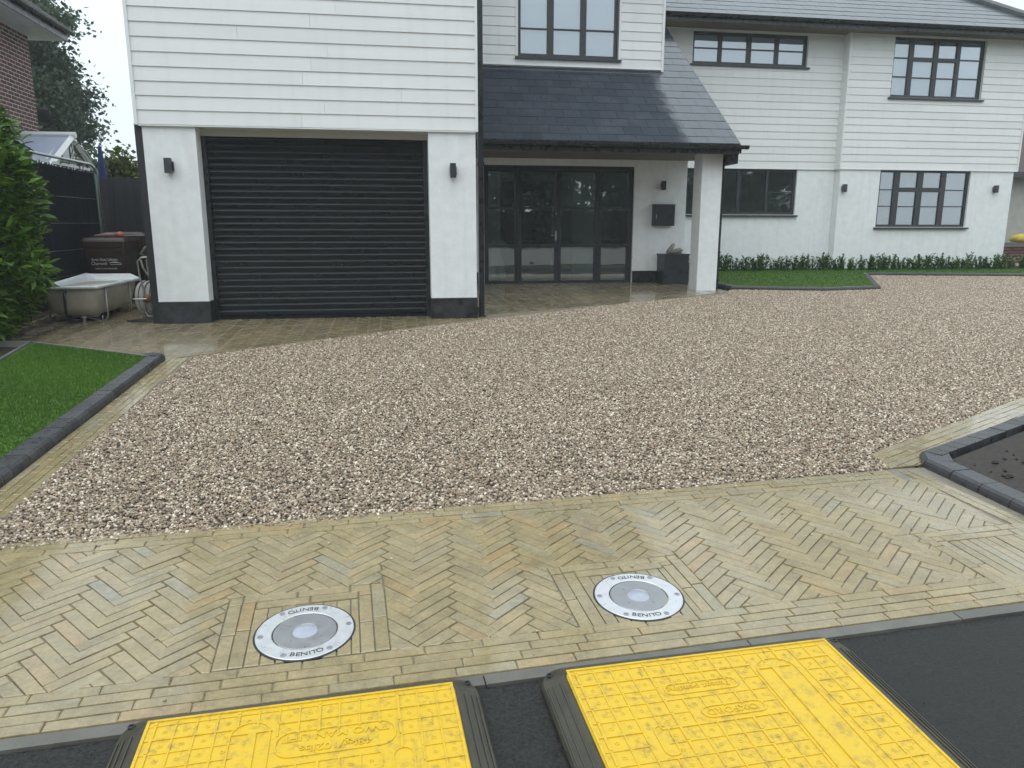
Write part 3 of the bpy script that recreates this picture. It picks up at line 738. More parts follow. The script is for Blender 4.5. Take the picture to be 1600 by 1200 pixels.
# hall behind the doors
h = MB(); X0, X1, Y0, Y1, Z0, Z1 = 1.10, 5.2, YP + .27, 17.2, .53, 2.75
h.add([(X0, Y0, Z0), (X1, Y0, Z0), (X1, Y1, Z0), (X0, Y1, Z0)], [(0, 1, 2, 3)]); h.build("hall_floor", mat['roomfloor'], house)
h = MB(); h.add([(X0, Y0, Z0), (X1, Y0, Z0), (X1, Y1, Z0), (X0, Y1, Z0), (X0, Y0, Z1), (X1, Y0, Z1), (X1, Y1, Z1), (X0, Y1, Z1)], [(4, 7, 6, 5), (1, 5, 6, 2), (2, 6, 7, 3), (3, 7, 4, 0)])
h.box(1.11, 2.15, 14.6, 14.72, .535, 2.74).box(3.75, 4.25, 15.2, 15.32, .535, 2.74).build("hall_wall", mat['room'], house)
MB().box(2.2, 3.7, 17.0, 17.1, .54, 2.6).build("hall_door", mat['dark'], house); MB().box(4.3, 5.1, 15.5, 15.9, .54, 1.3).build("hall_cabinet", mat['dark'], house)
MB().box(1.2, 5.60, 11.62, YP - .001, 2.755, 2.775).build("soffit", mat['soffit'], house)
pp = MB(); pp.box(5.11, 5.462, 11.91, 12.26, .47, 2.754); post = pp.build("porch_post", mat['render'], house); bv = post.modifiers.new("b", 'BEVEL'); bv.width = .006
# roof plane z = 2.86 + .77*(y - 11.63)
RS = math.atan(.77); rz_ = lambda y: 2.86 + .77 * (y - 11.63)
pr = MB(); y0, y1 = 11.60, 15.2
pr.hexa([(1.18, y0, rz_(y0) - .09), (5.60, y0, rz_(y0) - .09), (5.48, y1, rz_(y1) - .09), (1.18, y1, rz_(y1) - .09), (1.18, y0, rz_(y0) - .012), (5.60, y0, rz_(y0) - .012), (5.48, y1, rz_(y1) - .012), (1.18, y1, rz_(y1) - .012)])
proof = pr.build("porch_roof", mat['gutter'], house)
smesh = {}
def slate(x0, x1, parent, org, pitch_ang, s, gauge, thick=.007):
    """one slate: lower edge at distance s up the slope from org (x, y, z at the eaves)"""
    w = round(x1 - x0, 3)
    if w < .02: return
    k = (w, gauge)
    if k not in smesh:
        mb = MB(); l = gauge * 1.32; g = .0022
        mb.hexa([(g, 0, .0), (w - g, 0, .0), (w - g, l, -thick), (g, l, -thick), (g, 0, thick), (w - g, 0, thick), (w - g, l, 0), (g, l, 0)]); smesh[k] = mb.mesh("slate", mat['slate'])
    M = Matrix.Translation((x0, org[1] + s * math.cos(pitch_ang), org[2] + s * math.sin(pitch_ang) + random.uniform(0, .0015))) @ Matrix.Rotation(pitch_ang + .004 + random.uniform(-.003, .003), 4, 'X')
    put("slate", smesh[k], parent, M)
g = .243
for k in range(18):
    s = k * g; y = 11.60 + s * math.cos(RS); xr = 5.60 - .12 * (y - 11.6) / 3.6 + .02
    xl = 1.19 if y < YD - .05 else 4.955
    x = (1.19 if y < YD - .05 else 4.955 - ((4.955 - 1.19) % .3)) - (.15 if k % 2 else 0)
    while x < xr:
        a, b_ = max(x, xl), min(x + .3, xr)
        if b_ > a: slate(a, b_, proof, (0, 11.60, rz_(11.60)), RS, s, g)
        x += .3
MB().box(1.19, 4.90, YD - .10, YD - .037, rz_(YD - .1) + .004, rz_(YD - .1) + .02).build("flashing", mat['lead'], house)
# half round gutter, fascia and barge along the porch eaves
def gutter_x(x0, x1, yc, zc, r=.058):
    a = [math.pi + math.pi * k / 8 for k in range(9)]
    prof = [(yc + r * math.cos(t), zc + r * math.sin(t)) for t in a] + [(yc + (r - .006) * math.cos(t), zc + (r - .006) * math.sin(t)) for t in a[::-1]]
    m = MB(); m.extrude_x(prof, x0, x1); return m.build("gutter", mat['gutter'], house)
gutter_x(1.10, 5.70, 11.53, 2.83)
MB().box(1.18, 5.585, 11.590, 11.618, 2.70, 2.868).build("fascia", mat['gutter'], house)
MB().box(5.50, 5.585, 11.62, 12.2, 2.56, 2.754).build("barge_end", mat['gutter'], house)
mb = MB(); mb.hexa([(5.60, 11.6, rz_(11.6) - .12), (5.625, 11.6, rz_(11.6) - .12), (5.505, 15.2, rz_(15.2) - .12), (5.48, 15.2, rz_(15.2) - .12), (5.60, 11.6, rz_(11.6) + .004), (5.625, 11.6, rz_(11.6) + .004), (5.505, 15.2, rz_(15.2) + .004), (5.48, 15.2, rz_(15.2) + .004)]); mb.build("barge_board", mat['gutter'], house)
for x in (2.2, 3.2, 4.2, 5.2): MB().box(x, x + .03, 11.466, 11.60, 2.765, 2.84).build("gutter_bracket", mat['gutter'], house)
MB().box(5.475, 5.54, 12.0, 12.06, .49, 2.56).build("downpipe", mat['gutter'], house)

# ---- right wing: recessed left half, forward right half
YL, YR_ = 15.60, 15.40
wlo = (6.05, 8.905, 1.85, 2.825); wup = (6.345, 8.93, 4.925, 5.56)
rlo = (10.775, 13.03, 1.585, 2.83); rup = (10.81, 13.03, 4.345, 5.57)
wall(5.45, 9.80, .5, 2.83, YL, YL + .3, [wlo], "wall", mat['render'])
wall(5.0, 9.80, 2.83, 5.66, YL, YL + .25, [wup], "wall", mat['trim'])
boards(5.0, 9.79, 2.835, 19, YL - .002, [wup], seed=5)
wall(9.805, 14.12, .5, 2.83, YR_, YR_ + .3, [rlo], "wall", mat['render'])
wall(9.76, 14.16, 2.83, 5.66, YR_, YR_ + .25, [rup], "wall", mat['trim'])
boards(9.80, 14.165, 2.835, 19, YR_ - .002, [rup], seed=6)
MB().box(9.765, 9.80, YR_ - .032, YL - .022, 2.822, 5.62).build("corner_trim", mat['trim'], house)
MB().box(14.163, 14.20, YR_ - .034, YR_ + .05, 2.822, 5.62).build("corner_trim", mat['trim'], house)
MB().box(9.80, 14.163, YR_ - .034, YR_ - .001, 2.818, 2.834).build("drip_trim", mat['trim'], house)
MB().box(5.45, 9.764, YL - .034, YL - .001, 2.818, 2.834).build("drip_trim", mat['trim'], house)
MB().box(13.9, 14.12, YR_ + .31, 22, .5, 5.6).build("wall", mat['render'], house)
window(*wup, YL, [(6.935, 7.015), (7.575, 7.67), (8.21, 8.295)], bars=[(a, b_, 5.245) for a, b_ in ((6.40, 6.935), (7.015, 7.575), (7.67, 8.21), (8.295, 8.875))], blind=(0,))
window(*wlo, YL, [(6.72, 6.79), (7.535, 7.61), (8.21, 8.26)], bars=[(8.26, 8.85, 2.33)], glass='glass_dark')
oc = [(10.865, 11.225), (12.46, 12.975)]; ic = [(11.33, 11.82), (11.925, 12.37)]
window(*rup, YR_, [(11.225, 11.33), (11.82, 11.925), (12.37, 12.46)], transoms=[(a, b_, 5.10, 5.18) for a, b_ in ic],
       bars=[(a, b_, z) for a, b_ in oc for z in (4.775, 5.16)] + [(a, b_, 4.765) for a, b_ in ic], blind=(0,))
oc = [(10.83, 11.165), (12.46, 12.975)]; ic = [(11.305, 11.745), (11.885, 12.335)]
window(*rlo, YR_, [(11.165, 11.305), (11.745, 11.885), (12.335, 12.46)], transoms=[(a, b_, 2.355, 2.45) for a, b_ in ic],
       bars=[(a, b_, z) for a, b_ in oc for z in (2.04, 2.40)] + [(a, b_, 2.035) for a, b_ in ic], blind=(0, 'shade'))
MB().box(5.0, 14.6, 15.0, YL - .003, 5.60, 5.62).build("soffit", mat['soffit'], house)
MB().box(5.0, 14.62, 14.965, 14.998, 5.565, 5.72).build("fascia", mat['gutter'], house)
gutter_x(4.96, 14.66, 14.905, 5.70)
MR = math.atan(.7); mz = lambda y: 5.725 + .7 * (y - 14.97)
mr = MB(); ex = 14.66
mr.add([(4.95, 14.97, 5.71), (ex, 14.97, 5.71), (ex, 21.8, 5.71), (4.95, 21.8, 5.71), (4.95, 18.4, mz(18.4) - .015), (ex - 3.43, 18.4, mz(18.4) - .015)], [(0, 3, 2, 1), (0, 1, 5, 4), (1, 2, 5), (2, 3, 4, 5), (3, 0, 4)])
mroof = mr.build("main_roof", mat['slate'], house)
for k in range(11):
    s = k * .235; dy = s * math.cos(MR); x = 4.95 - (.155 if k % 2 else 0); xr = ex - dy
    while x < xr:
        a, b_ = max(x, 4.95), min(x + .31, xr)
        if b_ > a: slate(a, b_, mroof, (0, 14.96, mz(14.96)), MR, s, .235)
        x += .31
m = MB(); m.tube([(ex, 14.97, mz(14.97) + .03), (ex - 3.43, 18.4, mz(18.4) + .03)], .07, 8); m.build("hip_ridge", mat['lead'], house)

# ---- wall lights, letterbox, planter, driftwood
def wall_light(x, y, zt, zb, label, w=.068):
    t = thing("wall_light", (x, y, zb), label, "wall light", "dark up and down lights on the white walls")
    MB().box(x - w / 2, x + w / 2, y - .105, y - .03, zb, zt).build("lamp_body", A, t)
    MB().box(x - w / 2 - .001, x + w / 2 + .014, y - .03, y - .001, zb + .03, zt - .035).build("mounting_plate", A, t)
    MB().lathe([(.001, .0015), (.022, .0015), (.026, .0)], (x, y - .067, zt), 12).build("lens", mat['blind'], t)
wall_light(-2.445, YG, 2.305, 2.14, "dark box wall light on the garage pier left of the roller door")
wall_light(.779, YG, 2.292, 2.128, "dark box wall light on the garage pier right of the roller door")
wall_light(4.97, YP, 2.39, 2.23, "dark wall light on the porch wall above the grey letterbox")
wall_light(9.90, YR_, 2.50, 2.335, "dark wall light left of the lower right wing window", .075)
wall_light(13.66, YR_, 2.51, 2.35, "dark wall light right of the lower right wing window, near the house corner", .075)
lb = thing("letterbox", (4.98, YP, 1.59), "flat dark grey letterbox on the porch wall beside the glazed doors", "letterbox")
MB().box(4.79, 5.19, YP - .11, YP - .002, 1.59, 1.955).build("box_body", A, lb)
MB().extrude_x([(YP - .125, 1.958), (YP - .122, 1.972), (YP - .002, 1.985), (YP - .002, 1.957)], 4.785, 5.195).build("lid", A, lb)
MB().box(4.83, 4.845, YP - .113, YP - .109, 1.72, 1.80).build("lock", mat['steel'], lb)
pl = thing("planter", (5.15, 13.1, .53), "tall square dark grey planter between the porch wall and the white post", "planter")
z0 = gz(12.95) - .01
MB().box(4.915, 5.385, 12.95, 13.32, z0, 1.06).build("body", A, pl)
MB().box(4.905, 5.395, 12.94, 13.33, 1.06, 1.088).build("rim", A, pl)
dw = MB()
mat['driftwood'] = simple("driftwood", (.30, .28, .24), .8, .3, 14, .6, 40)
dw.tube([(5.02, 13.1, 1.10), (5.07, 13.1, 1.16), (5.13, 13.08, 1.25), (5.15, 13.08, 1.27)], [.035, .045, .035, .012], 8)
dw.tube([(5.04, 13.1, 1.11), (5.14, 13.05, 1.13), (5.24, 13.03, 1.16), (5.29, 13.03, 1.15)], [.02, .045, .04, .015], 8)
dw.tube([(5.12, 13.15, 1.105), (5.22, 13.12, 1.10), (5.30, 13.1, 1.105)], [.025, .035, .02], 8)
tag(dw.build("driftwood", mat['driftwood'], None, smooth=True), "pale piece of gnarled driftwood resting on the grey planter", "driftwood")

# ---- seated dog statue in the hall
mat['statue'] = simple("pale_stone", (.62, .62, .60), .5, .15, 8, .3, 30)
st = thing("dog_statue", (2.02, 14.0, .54), "pale seated dog statue behind the leftmost glass door pane", "statue")
def skinned(name, joints, edges, radii, m, parent):
    me = bpy.data.meshes.new(name); me.from_pydata(joints, edges, []); me.update(); o = put(name, me, parent)
    sk = o.modifiers.new("skin", 'SKIN'); 
    for i, r in enumerate(radii): me.skin_vertices[0].data[i].radius = (r, r)
    me.skin_vertices[0].data[0].use_root = True
    sb_ = o.modifiers.new("sub", 'SUBSURF'); sb_.levels = 2; sb_.render_levels = 2; me.materials.append(m)
    return o
sx, sy, sz = 1.98, 14.0, .54
J = [(0, .18, .14), (0, .12, .32), (0, .0, .50), (0, -.05, .62), (.03, -.08, .72), (.10, -.13, .70), (.18, -.19, .66), (.09, -.06, .34), (.09, -.10, .04), (-.09, -.06, .34), (-.09, -.10, .04), (.12, .08, .12), (.14, -.04, .04), (-.12, .08, .12), (-.14, -.04, .04)]
EJ = [(0, 1), (1, 2), (2, 3), (3, 4), (4, 5), (5, 6), (2, 7), (7, 8), (2, 9), (9, 10), (0, 11), (11, 12), (0, 13), (13, 14)]
skinned("body", [(sx + a, sy + b_, sz + c) for a, b_, c in J], EJ, [.14, .15, .14, .09, .105, .085, .05, .06, .045, .06, .045, .09, .04, .09, .04], mat['statue'], st)
skinned("ear", [(sx - .04, sy - .06, sz + .80), (sx - .07, sy - .05, sz + .74), (sx - .08, sy - .07, sz + .66)], [(0, 1), (1, 2)], [.02, .03, .018], mat['statue'], st)
skinned("ear", [(sx + .09, sy - .02, sz + .80), (sx + .12, sy + .01, sz + .74), (sx + .12, sy + .0, sz + .66)], [(0, 1), (1, 2)], [.02, .03, .018], mat['statue'], st)

# ---- young plants along the wing wall
def plant_mesh(seed):
    r = random.Random(seed); mb = MB()
    for s in range(r.randint(10, 14)):
        bx, by = r.uniform(-.12, .12), r.uniform(-.06, .06); tx, ty, h = bx + r.gauss(0, .05), by + r.gauss(0, .04), r.uniform(.17, .40)
        mb.tone = r.random(); mb.tube([(bx, by, 0), (tx, ty, h)], .005, 3)
        for k in range(15):
            t = (k + 1) / 15; a = r.random() * 6.28; l = r.uniform(.06, .10); x, y, z = bx + (tx - bx) * t, by + (ty - by) * t, h * t
            d = Vector((math.cos(a), math.sin(a), r.uniform(.3, 1.1))).normalized(); w = d.cross(Vector((0, 0, 1))).normalized() * l * .30
            c = Vector((x, y, z)); mb.tone = r.random(); mb.add([c, c + d * l * .5 + w, c + d * l, c + d * l * .5 - w], [(0, 1, 2, 3)])
    return mb.mesh("hedge_plant", mat['shrub'], tones=True)
pm = [plant_mesh(s) for s in range(6)]
for i in range(62):
    x = 5.95 + i * .158 + random.uniform(-.03, .03); y = 15.05 - (.1 if x > 9.8 else 0) + random.uniform(-.05, .05)
    o = put("hedge_plant", pm[i % 6], None, Matrix.Translation((x, y, gz(y) + .06)) @ Matrix.Rotation(random.random() * 6.28, 4, 'Z') @ Matrix.Scale(random.uniform(.62, .92), 4))
    tag(o, "young green shrub in the low hedge row along the white wing wall", "shrub", None, "young hedge plants in a row along the right wing")

# ================================================================== LEFT SIDE
# ---- laurel hedge
def leaf_shape(l, w):
    return [(0, 0, 0), (w * .38, l * .28, w * .12), (w * .5, l * .55, w * .1), (w * .3, l * .82, w * .02), (0, l, -l * .10), (-w * .3, l * .82, w * .02), (-w * .5, l * .55, w * .1), (-w * .38, l * .28, w * .12), (0, l * .3, -.004), (0, l * .6, -.006)]
LF = [(0, 1, 8), (1, 2, 9, 8), (2, 3, 9), (3, 4, 9), (4, 5, 9), (5, 6, 9), (6, 7, 8, 9), (7, 0, 8)]
hedge = thing("laurel_hedge", (-5.0, 8.3, gz(8.3)), "dense glossy green laurel hedge beside the left lawn", "hedge")
XR = [(.42, -4.05), (.52, -3.88), (.8, -3.72), (1.1, -3.54), (1.35, -3.62), (1.7, -3.60), (2.0, -3.57), (2.3, -3.66), (2.55, -3.78), (2.8, -3.98), (3.0, -4.25), (3.1, -4.7)]
def xr(z): return float(np.interp(z, [a for a, _ in XR], [b_ for _, b_ in XR]))
lm = []
for k in range(5):
    mb = MB(); mb.add(leaf_shape(.13 + .008 * k, .045 + .003 * k), LF); lm.append(mb.mesh("leaf", mat['laurel'], smooth=True))
cands = []
for i in range(6600):
    z = random.uniform(.42, 3.05); ex_ = xr(z) + 5.0; ey = 1.0 * min(1, ex_ / 1.55)
    a = random.uniform(-math.pi * .80, math.pi * .28); depth = 1 - abs(random.gauss(0, .12)) + .04 * math.sin(z * 7 + a * 5)
    ca, sa = math.cos(a), math.sin(a); k = (abs(ca) ** 3 + abs(sa) ** 3) ** (-1 / 3)
    x, y = -5.0 + ex_ * k * ca * depth, 8.3 + ey * k * sa * depth
    nrm = Vector((ca, sa, .25 + (.9 if z > 2.7 else 0))).normalized()
    d = (nrm * random.uniform(.3, 1.) + Vector((random.gauss(0, .5), random.gauss(0, .5), random.uniform(-.6, .55)))).normalized()
    up = (nrm * .6 + Vector((random.gauss(0, .4), random.gauss(0, .4), .9))).normalized(); sx_ = d.cross(up).normalized(); uz = sx_.cross(d)
    M = Matrix(((sx_.x, d.x, uz.x, x), (sx_.y, d.y, uz.y, y), (sx_.z, d.z, uz.z, z), (0, 0, 0, 1)))
    s = seen(x, y, z); cands.append((s * depth if s and (nrm.y < .3) else 0, random.uniform(.75, 1.15), M))
cands.sort(key=lambda c: -c[0] - random.random() * .01)
rest = MB(); base = leaf_shape(.14, .052)
for i, (s, sc, M) in enumerate(cands):
    if i < 300 and s > 0: put("leaf", lm[i % 5], hedge, M @ Matrix.Scale(sc, 4))
    else: rest.tone = random.random(); rest.add([M @ (Vector(p) * sc) for p in base], LF)
o = rest.build("foliage", mat['laurel'], hedge, smooth=True, tones=True); o['kind'] = 'stuff'
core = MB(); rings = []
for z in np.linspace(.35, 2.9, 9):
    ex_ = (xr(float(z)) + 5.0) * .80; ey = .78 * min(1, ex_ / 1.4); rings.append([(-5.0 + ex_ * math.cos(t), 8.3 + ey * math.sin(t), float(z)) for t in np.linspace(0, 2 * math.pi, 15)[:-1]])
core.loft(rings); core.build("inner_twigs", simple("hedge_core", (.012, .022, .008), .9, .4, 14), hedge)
mb = MB()
for i in range(14):
    x, y = random.uniform(-5, -3.9), random.uniform(7.7, 8.8); mb.tube([(x, y, gz(y)), (x + random.gauss(0, .1), y + random.gauss(0, .1), .8), (x + random.gauss(0, .2), y + random.gauss(0, .15), 1.6)], [.02, .015, .008], 5)
mb.build("stem", mat['bark'], hedge)

# ---- dark reed screen on a steel fence panel
sc_ = thing("fence_panel", (-4.45, 11, .45), "steel tube fence panel covered in dark reed screening left of the bins", "fence panel")
XS = -4.45; ya, yb = 8.9, 12.75
m = MB(); m.tube([(XS, ya, .50), (XS, ya, 2.30), (XS, ya + .05, 2.42), (XS, ya + .2, 2.47), (XS, yb - .25, 2.49), (XS, yb - .08, 2.45), (XS, yb, 2.32), (XS, yb, .48)], .021, 8); m.build("frame_tube", mat['steel'], sc_, smooth=True)
m = MB(); m.tube([(XS + .02, yb - .13, 2.36), (XS + .02, yb - .13, .48)], .02, 8); m.build("upright", simple("green_tube", (.10, .16, .13), .4, metal=.3), sc_, smooth=True)
reed = MB(); y = ya + .05
while y < yb - .05:
    r = random.uniform(.004, .0075); reed.tone = random.random(); x = XS - .015 + random.uniform(-.006, .006); zt = 2.36 + random.uniform(-.05, .05)
    reed.tube([(x, y, .44), (x + random.gauss(0, .004), y + random.gauss(0, .006), 1.4), (x + random.gauss(0, .004), y + random.gauss(0, .006), zt)], r, 3, False); y += r * 1.7
MB().box(XS - .032, XS - .026, ya + .03, yb - .03, .44, 2.37).build("gap_darkening_sheet", mat['dark'], sc_)  # dark sheet added to stop light showing between the reeds
o = reed.build("reed_screen", simple("dark_reeds", (.034, .038, .048), .55, .5, 30), sc_); o['kind'] = 'stuff'
m = MB()
for z in (.9, 1.25, 1.62, 1.98): m.tube([(XS + .004, ya, z), (XS + .004, (ya + yb) / 2, z - .02), (XS + .004, yb, z)], .0018, 4)
m.build("tie_wire", mat['steel'], sc_)
rag = MB(); y = ya + .3
while y < yb - .3:
    l = random.uniform(.05, .22); rag.hexa([(XS + .0, y, 2.385), (XS + .012, y, 2.385), (XS + .012, y + l, 2.39), (XS, y + l, 2.39), (XS, y, 2.40 + random.random() * .03), (XS + .012, y, 2.41 + random.random() * .03), (XS + .012, y + l, 2.41 + random.random() * .03), (XS, y + l, 2.41)]); y += l + random.uniform(0, .15)
rag.build("torn_edge", mat['trim'], sc_)

# ---- dark board fence closing the side passage
bf = thing("board_fence", (-3.6, 12.95, .5), "dark vertical board fence closing the side passage behind the bins", "fence")
bm = MB().box(0, .143, 0, .022, 0, 1.80).mesh("fence_board", mat['fence'])
for i in range(-4, 13): put("fence_board", bm, bf, Matrix.Translation((-4.44 + i * .1455, 12.93 + (.004 if i % 2 else 0), .52 + random.uniform(-.004, .004))))
MB().box(-4.45, -2.5, 12.96, 13.0, 1.9, 1.98).box(-4.45, -2.5, 12.96, 13.0, .8, .88).build("rail", mat['fence'], bf)

# ---- enamel bath on its cradle
bath = thing("bathtub", (-3.7, 10.05, .42), "old white enamel bath on a tubular steel cradle beside the garage", "bathtub")
mat['enamel'] = simple("bath_enamel", (.68, .72, .74), .22, .06, 5)
mat['shell'] = simple("bath_underside", (.42, .39, .33), .5, .18, 6, .3, 30)
def rrect(cx, cy, hx, hy, r, z, n=5):
    pts = []
    for qx, qy, a0 in ((1, 1, 0), (-1, 1, 90), (-1, -1, 180), (1, -1, 270)):
        for k in range(n):
            t = R(a0 + 90 * k / (n - 1)); pts.append((cx + qx * (hx - r) + r * math.cos(t), cy + qy * (hy - r) + r * math.sin(t), z))
    return pts
cx, cy = -3.715, 10.07; zr = .872
wv = lambda pts: [(x, y, z + .075 * math.exp(-((y - cy - .58) / .3) ** 2) * (1 if x < cx + .25 else .0)) for x, y, z in pts]
o = MB(); o.loft([rrect(cx, cy, .31, .74, .10, zr - .03), rrect(cx, cy, .30, .73, .13, zr - .12), rrect(cx, cy, .275, .70, .16, zr - .26), rrect(cx, cy, .235, .64, .16, zr - .35), rrect(cx, cy, .15, .5, .12, zr - .375)], cap=True)
o.build("basin", mat['shell'], bath, smooth=True)
o = MB(); o.loft([rrect(cx, cy, .345, .79, .03, zr - .032), rrect(cx, cy, .35, .795, .03, zr - .012), wv(rrect(cx, cy, .345, .79, .03, zr)), wv(rrect(cx, cy, .295, .72, .10, zr + .003)), rrect(cx, cy, .275, .69, .13, zr - .06), rrect(cx, cy, .24, .62, .15, zr - .28), rrect(cx, cy, .15, .5, .12, zr - .33)], cap=True)
o.build("rim", mat['enamel'], bath, smooth=True)
for yy in (9.58, 10.42):
    m = MB()
    m.tube([(cx + .325, yy, zr - .03), (cx + .325, yy, .50), (cx + .30, yy, .445), (cx + .24, yy, .432), (cx + .10, yy, .475), (cx, yy, .49), (cx - .10, yy, .475), (cx - .24, yy, .432), (cx - .30, yy, .445), (cx - .325, yy, .50), (cx - .325, yy, zr - .03)], .011, 7)
    m.tube([(cx + .26, yy, .50), (cx + .26, yy, gz(yy) + .0)], .008, 6); m.tube([(cx - .26, yy, .50), (cx - .26, yy, gz(yy))], .008, 6)
    m.build("leg_frame", mat['steel'], bath, smooth=True)
m = MB(); m.tube([(cx - .02, 9.325, zr - .07), (cx - .02, 9.29, zr - .08), (cx - .02, 9.285, zr - .13), (cx - .03, 9.30, zr - .30), (cx - .04, 9.36, zr - .40), (cx + .02, 9.44, zr - .41), (cx + .08, 9.47, zr - .40)], .016, 8); m.build("overflow_pipe", mat['gutter'], bath, smooth=True)
m = MB(); m.lathe([(.03, 0), (.03, -.02), (.018, -.022), (.018, -.07), (.001, -.07)], (cx + .08, 9.5, zr - .37), 12); m.build("waste_outlet", mat['trim'], bath, smooth=True)
m = MB(); m.lathe([(.001, -.02), (.06, -.015), (.085, .01), (.085, .03)], (cx + .14, 9.62, zr - .375), 14); m.build("support_pad", mat['shell'], bath, smooth=True)

# ---- brown wheelie bins
mat['bin'] = simple("brown_bin", (.036, .021, .018), .42, .15, 5, rand=.1)
mat['lettering'] = simple("white_lettering", (.62, .62, .6), .6, .05)
def text_mesh(s, size, extrude=.0008, align='CENTER', mirror=False):
    c = bpy.data.curves.new("t", 'FONT'); c.body = s; c.size = size; c.extrude = extrude; c.align_x = align; c.align_y = 'CENTER'; c.resolution_u = 3
    o = bpy.data.objects.new("t", c); COL.objects.link(o); dg = bpy.context.evaluated_depsgraph_get(); dg.update()
    me = bpy.data.meshes.new_from_object(o.evaluated_get(dg)); bpy.data.objects.remove(o); bpy.data.curves.remove(c)
    return me
def wheelie(x, y, w, d, h, label, rot=0):
    z = gz(y); t = thing("wheelie_bin", (x, y, z), label, "wheelie bin", "brown wheelie bins behind the bath")
    mb = MB(); hw, hd_ = w / 2, d / 2
    mb.loft([rrect(x, y, hw * .80, hd_ * .78, .03, z + .04, 4), rrect(x, y, hw * .94, hd_ * .95, .03, z + h * .80, 4), rrect(x, y, hw * .94, hd_ * .95, .03, z + h * .86, 4)]); mb.build("bin_body", mat['bin'], t, smooth=False)
    mb = MB(); mb.loft([rrect(x, y, hw, hd_, .03, z + h * .862, 4), rrect(x, y, hw * 1.02, hd_ * 1.02, .03, z + h * .94, 4), rrect(x, y, hw * .99, hd_ * .99, .04, z + h * .965, 4), rrect(x, y, hw * .93, hd_ * .9, .05, z + h, 4)]); mb.build("lid", mat['bin'], t)
    mb = MB(); mb.tube([(x - hw * .8, y + hd_ + .06, z + h * .86), (x + hw * .8, y + hd_ + .06, z + h * .86)], .014, 6); mb.build("handle", mat['bin'], t)
    for sx_ in (-1, 1):
        mb = MB(); mb.tube([(x + sx_ * hw * .86, y + hd_ * .8, z + .1), (x + sx_ * (hw * .86 + .05), y + hd_ * .8, z + .1)], .1, 14); mb.build("wheel", mat['gutter'], t)
    return t, z
t1, zb = wheelie(-3.93, 11.50, .57, .62, .925, "brown wheelie bin with white lettering on its front behind the bath")
wheelie(-3.86, 12.2, .52, .56, .98, "plain dark brown wheelie bin half hidden at the right of the lettered bin")
yf = 11.185
for s, dx, zz, sz in (("Garden Waste Collection", 0, .625, .052), ("Cherwell", -.075, .57, .062), ("NORTH OXFORDSHIRE", .01, .50, .030)):
    me = text_mesh(s, sz); me.materials.append(mat['lettering'])
    put("lettering", me, t1, Matrix.Translation((-3.93 + dx, yf + (.655 - zz) * .06 + .010, zb + zz)) @ Matrix.Rotation(R(90 + 3.0), 4, 'X') @ Matrix.Scale(.62 if "Garden" in s else .9, 4, (1, 0, 0)))
m = MB(); m.tube([(-3.87, yf + .004, zb + .582), (-3.80, yf + .004, zb + .59), (-3.71, yf + .004, zb + .575)], [.003, .008, .002], 6); m.tube([(-3.86, yf + .005, zb + .558), (-3.71, yf + .005, zb + .556)], .003, 5); m.build("emblem", mat['lettering'], t1)
tool = thing("garden_trimmer", (-3.75, 11.45, 1.42), "orange handled garden trimmer lying across the brown bin lid", "garden tool")
zt = zb + .925
m = MB(); m.tube([(-4.10, 11.40, zt + .02), (-3.95, 11.42, zt + .035), (-3.80, 11.43, zt + .035)], [.015, .035, .03], 8); m.build("handle", simple("dusty_pink_plastic", (.24, .16, .15), .6), tool, smooth=True)
m = MB(); m.lathe([(.001, -.04), (.045, -.035), (.06, 0), (.045, .035), (.001, .045)], (-3.77, 11.43, zt + .04), 12); m.build("motor", simple("orange_plastic", (.42, .14, .08), .45), tool, smooth=True)
m = MB(); m.hexa([(-3.72, 11.42, zt + .02), (-3.40, 11.50, zt + .03), (-3.40, 11.54, zt + .03), (-3.72, 11.46, zt + .02), (-3.72, 11.42, zt + .035), (-3.40, 11.50, zt + .045), (-3.40, 11.54, zt + .045), (-3.72, 11.46, zt + .035)]); m.build("blade", mat['steel'], tool)

# ---- hose reel
hr = thing("hose_reel", (-2.98, 9.75, .43), "grey garden hose wound on a tubular reel cart beside the garage pier", "hose reel")
m = MB(); X, Y = -3.0, 9.62
m.tube([(X + .16, Y, 1.19), (X + .04, Y, 1.185), (X - .01, Y, 1.14), (X + .0, Y, .95), (X + .03, Y, .80), (X + .02, Y, .55), (X + .05, Y, .475), (X + .2, Y, .47)], .011, 7)
m.tube([(X + .16, Y + .34, 1.19), (X + .04, Y + .34, 1.185), (X - .01, Y + .34, 1.14), (X + .0, Y + .34, .95), (X + .03, Y + .34, .80), (X + .02, Y + .34, .55), (X + .05, Y + .34, .475), (X + .2, Y + .34, .47)], .011, 7)
m.tube([(X + .16, Y, 1.19), (X + .16, Y + .34, 1.19)], .011, 7); m.build("cart_frame", mat['steel'], hr, smooth=True)
m = MB()
for k in range(9):
    rr_ = .165 + .012 * math.sin(k * 2.1); cxk = X + .065 + .012 * math.sin(k); yk = Y + .04 + k * .03
    m.tube([(X - .03 + k * .021 + .045 * math.cos(t), Y + .16 + rr_ * .9 * math.cos(t), .685 + (rr_ + .03) * math.sin(t)) for t in np.linspace(0, 2 * math.pi, 22)], .0115, 6, False)
m.build("hose", simple("grey_hose", (.42, .41, .38), .5, .15, 20), hr, smooth=True)
m = MB(); m.tube([(X + .06, Y - .02, .69), (X + .06, Y + .36, .69)], .05, 10); m.build("drum", simple("rusty_drum", (.22, .11, .05), .6, .3, 20), hr, smooth=True)
m = MB(); m.tube([(X + .06, Y - .03, .69), (X - .05, Y - .04, .69), (X - .09, Y - .04, .69)], .008, 6); m.build("crank", mat['steel'], hr)
